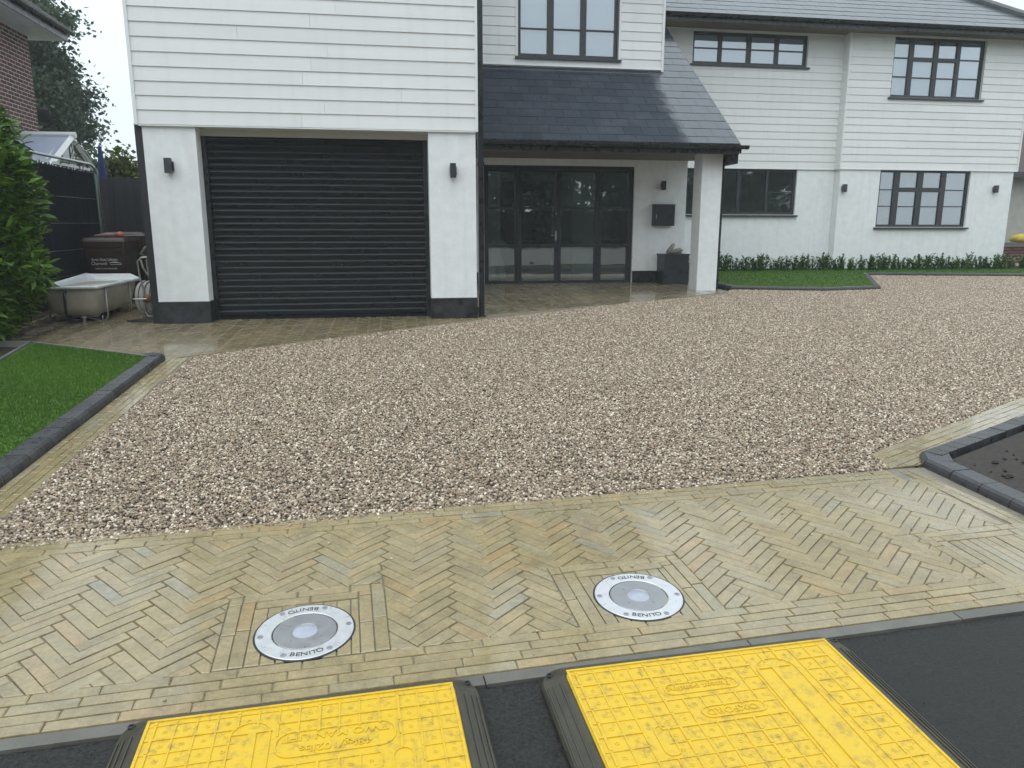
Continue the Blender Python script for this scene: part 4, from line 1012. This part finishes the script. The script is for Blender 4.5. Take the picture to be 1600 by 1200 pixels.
m = MB(); m.tube([(X + .07, Y + .1, 1.19), (X + .02, Y + .05, 1.23), (X + .08, Y + .04, 1.30), (X + .11, Y + .05, 1.32)], .014, 7); m.tube([(X + .03, Y, 1.16), (X + .05, Y - .01, 1.06), (X + .10, Y - .01, .97), (X + .16, Y - .01, .92)], .012, 7); m.build("nozzle_hose", simple("green_hose", (.20, .22, .15), .5), hr, smooth=True)
zg_ = gz(9.5) + .024
m = MB(); m.tube([(X + .28 + 0, 9.56, zg_), (X + .10, 9.58, zg_), (X - .08, 9.54, zg_), (X - .14, 9.47, zg_ - .004), (X - .06, 9.43, zg_ - .006), (X + .12, 9.42, zg_ - .006), (X + .3, 9.45, zg_)], .010, 6); m.build("loose_hose", mat['gutter'], hr, smooth=True)

# ---- neighbour: brick house corner with eaves
nb = thing("brick_house", (-8, 16, .6), "red brick neighbouring house with white soffit at the far left", "house")
mat['brick'] = simple("dark_red_brick", (.085, .030, .027), .8, .25, 20, .5, 90, rand=.35)
mat['pointing'] = simple("brick_pointing", (.60, .50, .46), .9, .15, 20)
XB, YB = -7.0, 17.18
MB().box(-13, XB - .0018, 9.0, YB - .0018, .3, 5.32).build("wall", mat['pointing'], nb)
bmx = MB().box(-.012, 0, .0, .210, 0, .061).mesh("brick", mat['brick']); bhalf = MB().box(-.012, 0, 0, .0985, 0, .061).mesh("brick", mat['brick'])
cnt = 0; rest = MB(); bl = []
for c in range(66):
    z = .36 + c * .075; y = YB - (.215 if c % 2 else .1025); first = True
    k = 0
    while y > 13.6:
        bl.append((z, y, c % 2 == 0 and k == 0)); y -= .225; k += 1
bl.sort(key=lambda q: -(q[1] + (10 if 2.9 < q[0] < 5.3 else 0)))
for i, (z, y, hf) in enumerate(bl):
    if i < 300: put("brick", bhalf if hf else bmx, nb, Matrix.Translation((XB + random.uniform(-.001, .001), y, z)))
    else: rest.box(XB - .012, XB, y, y + (.0985 if hf else .21), z, z + .061)
o = rest.build("bricks", mat['brick'], nb); o['kind'] = 'stuff'
MB().box(-13, XB + .55, 9.0, YB + .45, 5.33, 5.37).build("soffit", simple("white_soffit", (.70, .70, .70), .5), nb)
MB().box(XB + .55, XB + .575, 9.0, YB + .45, 5.33, 5.52).build("fascia", mat['gutter'], nb)
a = [math.pi + math.pi * k / 8 for k in range(9)]
m = MB(); m.extrude_y([(XB + .64 + .06 * math.cos(t), 5.52 + .06 * math.sin(t)) for t in a] + [(XB + .64 + .05 * math.cos(t), 5.52 + .05 * math.sin(t)) for t in a[::-1]], 9.0, YB + .55); m.build("gutter", mat['gutter'], nb)
mat['tile'] = simple("roof_tile", (.06, .045, .04), .7, .4, 12, .5, 30, world=True)
m = MB()
for k in range(16):
    x = XB + .66 - k * .26; z = 5.55 + k * .19; m.hexa([(x - .30, 9.0, z + .19), (x, 9.0, z - .02), (x, YB + .5 - k * .02, z - .02), (x - .30, YB + .5 - k * .02, z + .19), (x - .30, 9.0, z + .215), (x, 9.0, z + .012), (x, YB + .5 - k * .02, z + .012), (x - .30, YB + .5 - k * .02, z + .215)])
m.build("roof", mat['tile'], nb)
dish = thing("satellite_dish", (-7.0, 17.4, 3.9), "dark round satellite dish at the corner of the brick house", "satellite dish")
m = MB(); m.lathe([(.001, .05), (.08, .04), (.13, .015), (.15, -.01), (.14, -.012), (.1, .03), (.001, .042)], (0, 0, 0), 18); dm = m.mesh("reflector", mat['dark'], True)
put("reflector", dm, dish, Matrix.Translation((-7.0, 17.5, 3.85)) @ Matrix.Rotation(R(80), 4, 'X') @ Matrix.Rotation(R(20), 4, 'Y'))
m = MB(); m.tube([(-7.0, 17.30, 3.95), (-6.9, 17.45, 3.97)], .015, 6); m.build("bracket", mat['gutter'], dish)

# ---- conservatory roof behind the screen
cs = thing("conservatory", (-6.6, 16, .6), "white framed conservatory with a glazed gable roof behind the screen", "conservatory")
r0, f0, b0 = Vector((-5.92, 15.88, 3.27)), Vector((-5.92, 14.75, 2.62)), Vector((-5.92, 17.0, 2.62)); dx = Vector((-3.2, 0, 0))
m = MB(); m.tube([r0 + Vector((.08, 0, .02)), r0 + dx], .06, 6); m.tube([r0 + Vector((.08, 0, -.09)), r0 + dx + Vector((0, 0, -.09))], .035, 4); m.build("ridge", mat['trim'], cs)
for p in (f0, b0):
    m = MB(); m.tube([r0 + Vector((0, 0, -.03)), p], .065, 4); m.build("rafter", mat['trim'], cs)
    m = MB(); m.tube([r0 + Vector((-.14, 0, -.05)), p + Vector((-.14, 0, -.02))], .035, 4); m.build("rafter", mat['trim'], cs)
m = MB(); m.tube([f0, b0], .04, 4); m.tube([f0 + Vector((0, 1.13, 0)), r0], .015, 4); m.build("gable_bar", mat['trim'], cs)
m = MB(); o_ = Vector((0, 0, .012)); m.add([f0, f0 + dx, r0 + dx, r0], [(0, 1, 2, 3)]); m.add([b0, r0, r0 + dx, b0 + dx], [(0, 1, 2, 3)]); m.build("roof_glazing", simple("pale_roof_glazing", (.42, .48, .62), .12, .04, 3), cs)
m = MB(); m.add([f0 + Vector((-.03, 0, 0)), b0 + Vector((-.03, 0, 0)), r0 + Vector((-.03, 0, 0))], [(0, 1, 2)]); m.build("gable_pane", mat['glass_dark'], cs)
m = MB(); m.box(-9.1, -5.9, 14.75, 14.80, .5, 2.6).box(-5.95, -5.9, 14.8, 17.0, .5, 2.6).build("wall", mat['trim'], cs)
m = MB(); m.box(-9.0, -7.0, 15.9, 16.6, .6, 2.9).build("interior", simple("brown_interior", (.16, .12, .09), .7, .4, 3), cs)

# ---- trees
def tree(name, x, y, z0, hgt, crown, nleaf, lsize, m, label, cat, group=None, seed=1, trunk=.2, density=None):
    r = random.Random(seed); t = thing(name, (x, y, z0), label, cat, group)
    tips = []; tb = MB()
    th = hgt * .35; tb.tube([(x, y, z0), (x + .05, y, z0 + th * .5), (x + r.gauss(0, .1), y, z0 + th)], [trunk, trunk * .8, trunk * .62], 9)
    cl_ = []
    for k in range(crown['n']):
        a = r.random() * 6.283; ph = r.uniform(-.75, 1); rad = r.uniform(.35, 1.0) ** .6
        c = Vector((x + crown['rx'] * rad * math.cos(a) * math.sqrt(max(0, 1 - ph * ph)) + crown.get('ox', 0), y + crown['ry'] * rad * math.sin(a) * math.sqrt(max(0, 1 - ph * ph)), z0 + crown['zc'] + crown['rz'] * ph * rad))
        cl_.append(c)
        s = Vector((x, y, z0 + th)) ; mid = s.lerp(c, .5) + Vector((r.gauss(0, .15), r.gauss(0, .15), -.1))
        tb.tube([s, mid, c], [trunk * .3, trunk * .16, .012], 5)
    tb.build("trunk", mat['bark'], t, smooth=True)
    fb = MB(); sig = crown['sig']
    for k in range(nleaf):
        c = cl_[k % len(cl_)]; p = c + Vector((r.gauss(0, sig), r.gauss(0, sig), r.gauss(0, sig * .75))); l = lsize * r.uniform(.6, 1.3)
        d = Vector((r.gauss(0, 1), r.gauss(0, 1), r.gauss(0, .7))).normalized(); w = d.cross(Vector((r.gauss(0, 1), r.gauss(0, 1), r.gauss(0, 1)))).normalized() * l * .34
        fb.tone = r.random(); fb.add([p, p + d * l * .5 + w, p + d * l, p + d * l * .5 - w], [(0, 1, 2, 3)])
    fb.build("crown", m, t, tones=True)
    return t
tree("oak_tree", -12.5, 28, .6, 9, dict(rx=2.75, ry=2.2, rz=3.5, zc=5.6, n=120, sig=.33), 60000, .15, mat['treeleaf'], "large dark leafy tree rising behind the conservatory", "tree", seed=4, trunk=.3)
tree("conifer_shrub", -5.75, 18.2, .6, 2.6, dict(rx=.8, ry=.6, rz=.85, zc=1.75, n=40, sig=.16), 5200, .12, mat['conifer'], "yellow green bushy conifer behind the dark fence", "shrub", seed=8, trunk=.06)
tree("leafy_shrub", -7.4, 20.5, .6, 3, dict(rx=1.0, ry=.8, rz=.9, zc=2.1, n=30, sig=.2), 2600, .16, mat['treeleaf'], "dark shrub between the conservatory and the yellow green conifer", "shrub", seed=9, trunk=.06)
# closed blue parasol and a wire plant frame
ps = thing("parasol", (-4.93, 14.1, .6), "closed dark blue parasol standing beside the conservatory", "parasol")
m = MB(); m.tube([(-4.83, 14.1, .6), (-4.83, 14.1, 2.94)], .02, 8); m.build("pole", mat['steel'], ps)
m = MB(); rings = []
for z, r_ in ((2.0, .075), (2.35, .06), (2.7, .04), (2.9, .022), (2.94, .006)): rings.append([(-4.83 + r_ * (1 + .22 * (k % 2)) * math.cos(k * math.pi / 7), 14.1 + r_ * (1 + .22 * (k % 2)) * math.sin(k * math.pi / 7), z) for k in range(14)])
m.loft(rings); m.build("canopy", simple("blue_canvas", (.012, .035, .13), .7), ps)
wf = thing("plant_frame", (-5.2, 14.6, 2.2), "pale wire hoops of a plant frame left of the blue parasol", "plant frame")
for k in range(4):
    m = MB(); w_ = .11 + .05 * k; m.tube([(-5.35 + w_ * math.cos(t), 14.6 + .05 * k, 2.2 + (.55 + .05 * k) * math.sin(t) + .15 * k * .3) for t in np.linspace(0, math.pi, 12)], .006, 4); m.build("hoop", mat['conifer'] if k % 2 else mat['steel'], wf)

# ================================================================== FAR RIGHT
rn = thing("neighbour_house", (19, 21, .6), "low pale neighbouring house with dark roof at the far right", "house")
MB().box(16.6, 26, 19.5, 27, .5, 3.15).build("wall", simple("pale_pebbledash", (.42, .41, .38), .85, .1, 5), rn)
m = MB(); m.add([(16.1, 19.1, 3.1), (26.5, 19.1, 3.1), (26.5, 27.4, 3.1), (16.1, 27.4, 3.1), (18.4, 23.2, 5.6), (26.5, 23.2, 5.6)], [(0, 3, 2, 1), (0, 1, 5, 4), (1, 2, 5), (2, 3, 4, 5), (3, 0, 4)]); m.build("roof", mat['tile'], rn)
MB().box(16.05, 26.5, 19.05, 19.12, 2.98, 3.14).build("gutter", mat['anthracite'], rn)
bw = thing("brick_planter", (16.5, 17.6, .6), "low red brick planter wall beyond the right corner of the wing", "planter")
m = MB().box(15.8, 19, 17.4, 17.42, .5, 1.1).build("wall", mat['pointing'], bw)
bfr = MB().box(0, .215, -.012, 0, 0, .065).mesh("brick", mat['brick'])
for c in range(6):
    for k in range(7): put("brick", bfr, bw, Matrix.Translation((15.8 + k * .225 + (.11 if c % 2 else 0), 17.4, .66 + c * .075)))
MB().box(15.75, 19, 17.36, 17.75, 1.11, 1.20).build("coping", mat['kerbstone'], bw)
yb_ = MB(); yb_.lathe([(.001, .0), (.20, .01), (.26, .08), (.20, .17), (.08, .22), (.001, .23)], (16.55, 17.55, 1.20), 12)
tag(yb_.build("sack", simple("yellow_sack", (.55, .38, .04), .5, .25, 9, .8, 14), None, smooth=True), "crumpled yellow sack lying on the brick planter coping", "sack")

# ================================================================== FOREGROUND
# ---- flush light discs in the paving
mat['alu'] = simple("brushed_aluminium", (.66, .67, .69), .34, .05, 30, .15, 200, metal=.55)
mat['inox'] = simple("grey_steel_disc", (.34, .345, .36), .36, .08, 30, .15, 200, metal=.6)
mat['lens'] = simple("frosted_lens", (.36, .39, .46), .18, .06, 30)
mat['letters'] = simple("engraved_black", (.02, .022, .025), .5)
def ring(r0, r1, z0, z1, n=64, ch=.002):
    m = MB(); m.lathe([(r1, z0), (r1, z1 - ch), (r1 - ch, z1), (r0 + ch, z1), (r0, z1 - ch), (r0, z0)], n=n); return m
def bollard(c, label, rot):
    y = c[1]; z = gz(y) + .013; t = thing("ground_light", (c[0], y, z), label, "ground light", "round steel ground lights set in the sandstone paving")
    F = Matrix.Translation((c[0], y, z)) @ Matrix.Rotation(math.atan(.047), 4, 'X') @ Matrix.Rotation(rot, 4, 'Z')
    def part(n, mb, m, smooth=False):
        return put(n, mb.mesh(n, m, smooth), t, F)
    part("gap_ring", ring(.168, .177, -.03, .0022), mat['letters'])
    part("outer_ring", ring(.114, .170, -.02, .004), mat['alu'])
    part("seal_ring", ring(.1105, .114, -.02, .001), mat['letters'])
    m = MB(); m.lathe([(.1105, -.02), (.1105, .001), (.1085, .003), (.046, .0035), (.044, .0015)]); part("centre_disc", m, mat['inox'])
    m = MB(); m.lathe([(.0445, .001), (.040, .0035), (.026, .007), (.012, .009), (.0005, .0095)], n=32); part("lens", m, mat['lens'], True)
    for k in range(6):
        a = R(60 * k); m = MB(); m.lathe([(.0105, .0038), (.0105, .0052), (.0085, .0058), (.0045, .0058), (.0042, .0046), (.0005, .0046)], (.152 * math.cos(a), .152 * math.sin(a), 0), 16); part("bolt", m, mat['inox'])
    for k in range(4):
        a = R(45 + 90 * k); m = MB(); m.lathe([(.0065, .003), (.0065, .0045), (.0015, .0045), (.0005, .0036)], (.067 * math.cos(a), .067 * math.sin(a), 0), 10); part("screw", m, mat['inox'])
    for top in (0, 1):
        mb = MB()
        for i, ch in enumerate("BENITO"):
            me = text_mesh(ch, .030, .0004); off = (-.33, -.20, -.055, .075, .18, .315)[i]
            # letters stand along the ring; read from outside on the near side, upside down on the far side
            a = -math.pi / 2 + off; Mx = Matrix.Rotation(math.pi if top else 0, 4, 'Z') @ Matrix.Translation((.1425 * math.cos(a), .1425 * math.sin(a), .0045)) @ Matrix.Rotation(a + math.pi / 2, 4, 'Z') @ Matrix.Scale(1.12, 4, (1, 0, 0))
            o = len(mb.v); mb.v += [tuple(Mx @ v.co) for v in me.vertices]
            for p in me.polygons: mb.f.append(tuple(i_ + o for i_ in p.vertices)); mb.t.append(0)
            bpy.data.meshes.remove(me)
        part("lettering", mb, mat['letters'])
bollard(BOL[0], "left round steel ground light in the sandstone paving", R(8))
bollard(BOL[1], "right round steel ground light in the sandstone paving", R(-6))

# ---- yellow trench cover boards with rubber edging
def yellow_mat():
    m, t, p = nodes("yellow_plastic"); v, oi = coords(t, (1, 1, 1), True)
    n1 = noise(t, v, 24, 8, .75); n2 = noise(t, v, 55, 6, .65)
    c = mixc(t, rng_map(t, n2, .35, .7, 0, .35), (.70, .465, .022), (.62, .385, .02))
    k = mathn(t, 'MULTIPLY', rng_map(t, n1, .49, .62, 0, 1), rng_map(t, n2, .38, .58, 0, 1))
    c = mixc(t, mathn(t, 'MULTIPLY', k, .6), c, (.27, .17, .05)); mp = t.nodes.new('ShaderNodeMapping'); mp.inputs['Scale'].default_value = (34, 5, 1); mp.inputs['Rotation'].default_value = (0, 0, .7); t.links.new(v, mp.inputs['Vector'])
    n4 = noise(t, mp.outputs[0], 1.6, 3, .5); c = mixc(t, mathn(t, 'MULTIPLY', rng_map(t, n4, .69, .72, 0, .5), rng_map(t, n1, .4, .55, 0, 1)), c, (.16, .11, .045)); c = mixc(t, rng_map(t, n1, .45, .8, 0, .3), c, (.55, .40, .10))
    t.links.new(c, p.inputs['Base Color'])
    t.links.new(rng_map(t, n1, .3, .7, .30, .5), p.inputs['Roughness']); bump(t, p, n2, .2, .003); return m
mat['yellow'] = yellow_mat(); mat['rubber'] = simple("black_rubber_yellow_bounce", (.050, .046, .032), .42, .25, 12, .3, 60)  # olive tint of the rubber paints in yellow light bounced off the boards
def cover(corner, ang, wid, lng, label, texts, arrow_u, slots):
    y0 = corner[1]; zt = .05
    t = thing("trench_cover", (corner[0], corner[1], gz(y0)), label, "trench cover", "yellow trench covers lying on the road")
    B = Matrix.Translation((corner[0], corner[1], gz(y0) + .006)) @ Matrix.Rotation(math.atan(.047), 4, 'X') @ Matrix.Rotation(ang, 4, 'Z')   # local: x right, y away; board covers x 0..wid, y -lng..0
    def part(n, mb, m): return put(n, mb.mesh(n, m), t, B)
    part("board", MB().loft([rrect(wid / 2, -lng / 2, wid / 2, lng / 2, .03, .0, 5), rrect(wid / 2, -lng / 2, wid / 2, lng / 2, .03, zt - .004, 5), rrect(wid / 2, -lng / 2, wid / 2 - .004, lng / 2 - .004, .026, zt, 5)]), mat['yellow'])
    e = .078; k = MB()
    k.loft([rrect(wid / 2, -lng / 2, wid / 2 + e, lng / 2 + e * .62, .075, 0, 7), rrect(wid / 2, -lng / 2, wid / 2 + e, lng / 2 + e * .74, .085, .012, 7), rrect(wid / 2, -lng / 2, wid / 2 + e - .006, lng / 2 + e * .74 - .006, .08, .022, 7), rrect(wid / 2, -lng / 2, wid / 2 + .014, lng / 2 + .010, .05, zt - .003, 7), rrect(wid / 2, -lng / 2, wid / 2 + .001, lng / 2 + .001, .04, zt - .006, 7)], cap=False)
    part("rubber_edge", k, mat['rubber'])
    g_ = MB()
    for sx_ in (-1, 1):
        for q in (.028, .05, .066):
            x = (wid + q) if sx_ > 0 else -q; zz = zt - .003 - (q - .014) / (e - .020) * (zt - .025)
            g_.box(x - .0018, x + .0018, -lng + .05, -.05, zz - .002, zz + .004)
    part("edge_rib", g_, mat['rubber'])
    f_ = MB()
    for x, y in ((-.045, .01), (wid + .045, .01)): f_.lathe([(.011, .0), (.011, .004), (.006, .004), (.005, .0)], (x, y, .030), 10)
    part("fixing", f_, mat['letters'])
    cell = .0565; ribs = MB(); studs = MB(); h = .0028
    inx = lambda x, y: any(a <= x <= b_ and c <= y <= d for a, b_, c, d in slots)
    nx, ny = int((wid - .03) / cell), int((lng - .03) / cell)
    ribs.box(.004, wid - .004, -.012, -.004, zt, zt + .004).box(.004, .012, -lng + .01, -.013, zt, zt + .004).box(wid - .012, wid - .004, -lng + .01, -.013, zt, zt + .004)
    for i in range(nx + 1):
        x = .03 + i * cell; y = -.013
        if x > wid - .02: break
        w_ = .0024 if i % 4 else .004
        for j in range(ny + 1):
            ya_, yb2 = -.03 - (j - 1) * cell if j else -.013, -.03 - j * cell
            if not inx(x, (ya_ + yb2) / 2): ribs.box(x - w_, x + w_, yb2 + .003, ya_ - .003, zt, zt + (h if i % 4 else h + .001))
    for j in range(ny + 1):
        y = -.03 - j * cell; w_ = .0024 if j % 4 != 1 else .004
        for i in range(nx + 1):
            xa, xb = .013 if i == 0 else .03 + (i - 1) * cell, min(.03 + i * cell, wid - .013)
            if not inx((xa + xb) / 2, y): ribs.box(xa, xb, y - w_, y + w_, zt, zt + (h - .0004 if j % 4 != 1 else h + .0006))
            cx_, cy_ = (xa + xb) / 2, y + cell / 2
            if not inx(cx_, cy_) and i and j: studs.lathe([(.0075, zt), (.0065, zt + .002), (.004, zt + .002), (.003, zt + .0006)], (cx_ + random.uniform(-.002, .002), cy_, 0), 8)
    part("grip_rib", ribs, mat['yellow']); part("grip_stud", studs, mat['yellow'])
    for s, x, y, sz in texts:
        me = text_mesh(s, sz, .0016); me.materials.append(mat['yellow'])
        put("lettering", me, t, B @ Matrix.Translation((x, y, zt + .0014)) @ Matrix.Rotation(math.pi, 4, 'Z') @ Matrix.Scale(1.15, 4, (1, 0, 0)))
    for (a, b_, c, d) in slots:
        m = MB(); hx, hy = (b_ - a) / 2 - .004, (d - c) / 2 - .004; r_ = min(hx, hy) * .9
        m.loft([rrect((a + b_) / 2, (c + d) / 2, hx, hy, r_, zt), rrect((a + b_) / 2, (c + d) / 2, hx, hy, r_, zt + .003), rrect((a + b_) / 2, (c + d) / 2, hx - .005, hy - .005, r_ * .9, zt + .003), rrect((a + b_) / 2, (c + d) / 2, hx - .005, hy - .005, r_ * .9, zt)], cap=False); part("raised_outline", m, mat['yellow'])
    if arrow_u:
        m = MB(); x, y, l = arrow_u
        m.add([(x - .055, y - .04, zt + .004), (x + .055, y - .04, zt + .004), (x, y, zt + .004), (x - .055, y - .04, zt), (x + .055, y - .04, zt), (x, y, zt)], [(0, 1, 2), (0, 3, 4, 1), (1, 4, 5, 2), (2, 5, 3, 0)])
        m.box(x - .012, x + .012, y - l, y - .0405, zt, zt + .004); part("arrow", m, mat['yellow'])
    return t
cover((-.73, 2.016), R(2.9), .882, 1.15, "left yellow plastic trench cover with black rubber edge on the road", [("TWO MAN LIFT", .53, -.157, .036), ("48kg/102lbs", .53, -.203, .036)],
      (.30, -.075, .42), [(.235, .355, -.52, -.062), (.36, .70, -.235, -.125), (.675, .745, -.40, -.245)])
cover((.505, 2.064), R(2.3), .925, 1.15, "right yellow plastic trench cover with black rubber edge on the road", [("Patent pending", .385, -.155, .030), ("OXFORD", .44, -.27, .034)],
      (.67, -.075, .60), [(.60, .745, -.70, -.062), (.27, .52, -.185, -.125), (.34, .55, -.30, -.24), (.17, .225, -.42, -.29)])

# ================================================================== ACROSS THE ROAD (seen only in the window glass)
tree("street_tree", 6.5, -10.5, 0, 8, dict(rx=3.6, ry=2.4, rz=3.2, zc=4.9, n=50, sig=.5), 6000, .4, mat['treeleaf'], "leafy tree across the road reflected in the entrance doors", "tree", seed=21, trunk=.25)
tree("street_tree", 13.5, -14, 0, 9, dict(rx=4, ry=2.6, rz=3.4, zc=5.2, n=50, sig=.55), 6000, .45, mat['treeleaf'], "leafy tree across the road reflected in the wing windows", "tree", seed=22, trunk=.25)
oh = thing("bungalow", (21, -15, 0), "white bungalow with pale roof across the road, reflected in the window", "house")
MB().box(17, 26, -19, -13, -.05, 2.9).build("wall", mat['render'], oh)
m = MB(); m.add([(16.6, -19.4, 2.85), (26.4, -19.4, 2.85), (26.4, -12.6, 2.85), (16.6, -12.6, 2.85), (18.8, -16, 5.0), (24.2, -16, 5.0)], [(0, 3, 2, 1), (2, 3, 4, 5), (0, 1, 5, 4), (1, 2, 5), (3, 0, 4)]); m.build("roof", mat['kerbstone'], oh)
MB().box(18, 20, -12.99, -12.95, .9, 2.2).build("window", mat['dark'], oh)

sh = thing("reflection_hedge", (6, -8.2, 0), "tall clipped hedge added across the road to darken the entrance door reflections", "hedge")  # hedge added to block the sky and darken the door reflections
hb = MB()
for k in range(13000):
    x = random.uniform(-6, 26); a = random.uniform(0, math.pi); top = 2.6 + .25 * math.sin(x * 1.3) + .2 * math.sin(x * 3.1)
    y = -8.2 + random.gauss(0, .45); z = random.uniform(0, top) if random.random() < .7 else top + random.gauss(0, .12); l = random.uniform(.18, .34)
    d = Vector((random.gauss(0, 1), random.gauss(0, 1), random.gauss(0, .8))).normalized(); w = d.cross(Vector((random.gauss(0, 1), random.gauss(0, 1), 1))).normalized() * l * .4; c = Vector((x, y, z)); hb.tone = random.random()
    hb.add([c, c + d * l * .5 + w, c + d * l, c + d * l * .5 - w], [(0, 1, 2, 3)])
o = hb.build("foliage", mat['treeleaf'], sh, tones=True); o['kind'] = 'stuff'
MB().box(-6, 26, -8.5, -7.9, -.03, 2.4).build("inner_twigs", bpy.data.materials["hedge_core"], sh)
tree("street_tree", 1.5, -11.5, 0, 8.5, dict(rx=3.8, ry=2.4, rz=3.4, zc=5.0, n=50, sig=.5), 6000, .4, mat['treeleaf'], "leafy tree across the road reflected in the left door leaf", "tree", seed=23, trunk=.25)

gw = thing("reflection_wall", (6, -7.4, 0), "low cream wall added across the road to lighten the entrance door reflections", "wall")  # pale wall added to put a lighter band in the door reflections
MB().box(-5, 12, -7.0, -6.8, -.03, .75).build("wall_body", mat['cream'], gw)
MB().box(-5, 12, -7.03, -6.77, .752, .81).build("coping", mat['kerbstone'], gw)
tree("street_tree", 20.5, -11.5, 0, 8.5, dict(rx=4.2, ry=2.4, rz=3.4, zc=4.6, n=50, sig=.55), 6000, .45, mat['treeleaf'], "leafy tree across the road reflected in the lower left wing window", "tree", seed=24, trunk=.25)
# a few stones kicked out of the gravel
sp_ = MB()
for i in range(70):
    if i < 45: u_, v_ = random.uniform(-1.9, 2.6), V3 - abs(random.gauss(0, .10))
    else: u_, v_ = random.uniform(-1.5, 2.6), random.uniform(.05, V3)
    x, y = uv(u_, v_); r = random.uniform(.003, .0075)
    if any(math.hypot(x - c[0], y - c[1]) < .19 for c in BOL): continue
    sp_.lathe([(.0005, 0), (r * .9, r * .3), (r, r * .7), (r * .5, r * 1.2), (.0005, r * 1.25)], (x, y, gz(y) + .0135), 6)
tag(sp_.build("stray_pebbles", simple("stray_pebble", (.42, .36, .28), .5, .5, 6, world=True), None), "stray gravel stones lying on the sandstone setts", "gravel", 'stuff')

# ---- damp air of the rainy day
hz = MB(); hz.box(-64, 64, -64, 64, -1.3, 13.5)
hm = bpy.data.materials.new("damp_air"); hm.use_nodes = True; hm.node_tree.nodes.clear()
ho = hm.node_tree.nodes.new("ShaderNodeOutputMaterial"); hv = hm.node_tree.nodes.new("ShaderNodeVolumePrincipled")
hv.inputs['Density'].default_value = HAZE; hv.inputs['Color'].default_value = (.93, .96, .97, 1); hv.inputs['Anisotropy'].default_value = 0
hm.node_tree.links.new(hv.outputs[0], ho.inputs['Volume'])
hb_ = hz.build("haze", hm); tag(hb_, "thin grey rain mist filling the air over the whole plot", "haze", 'stuff')
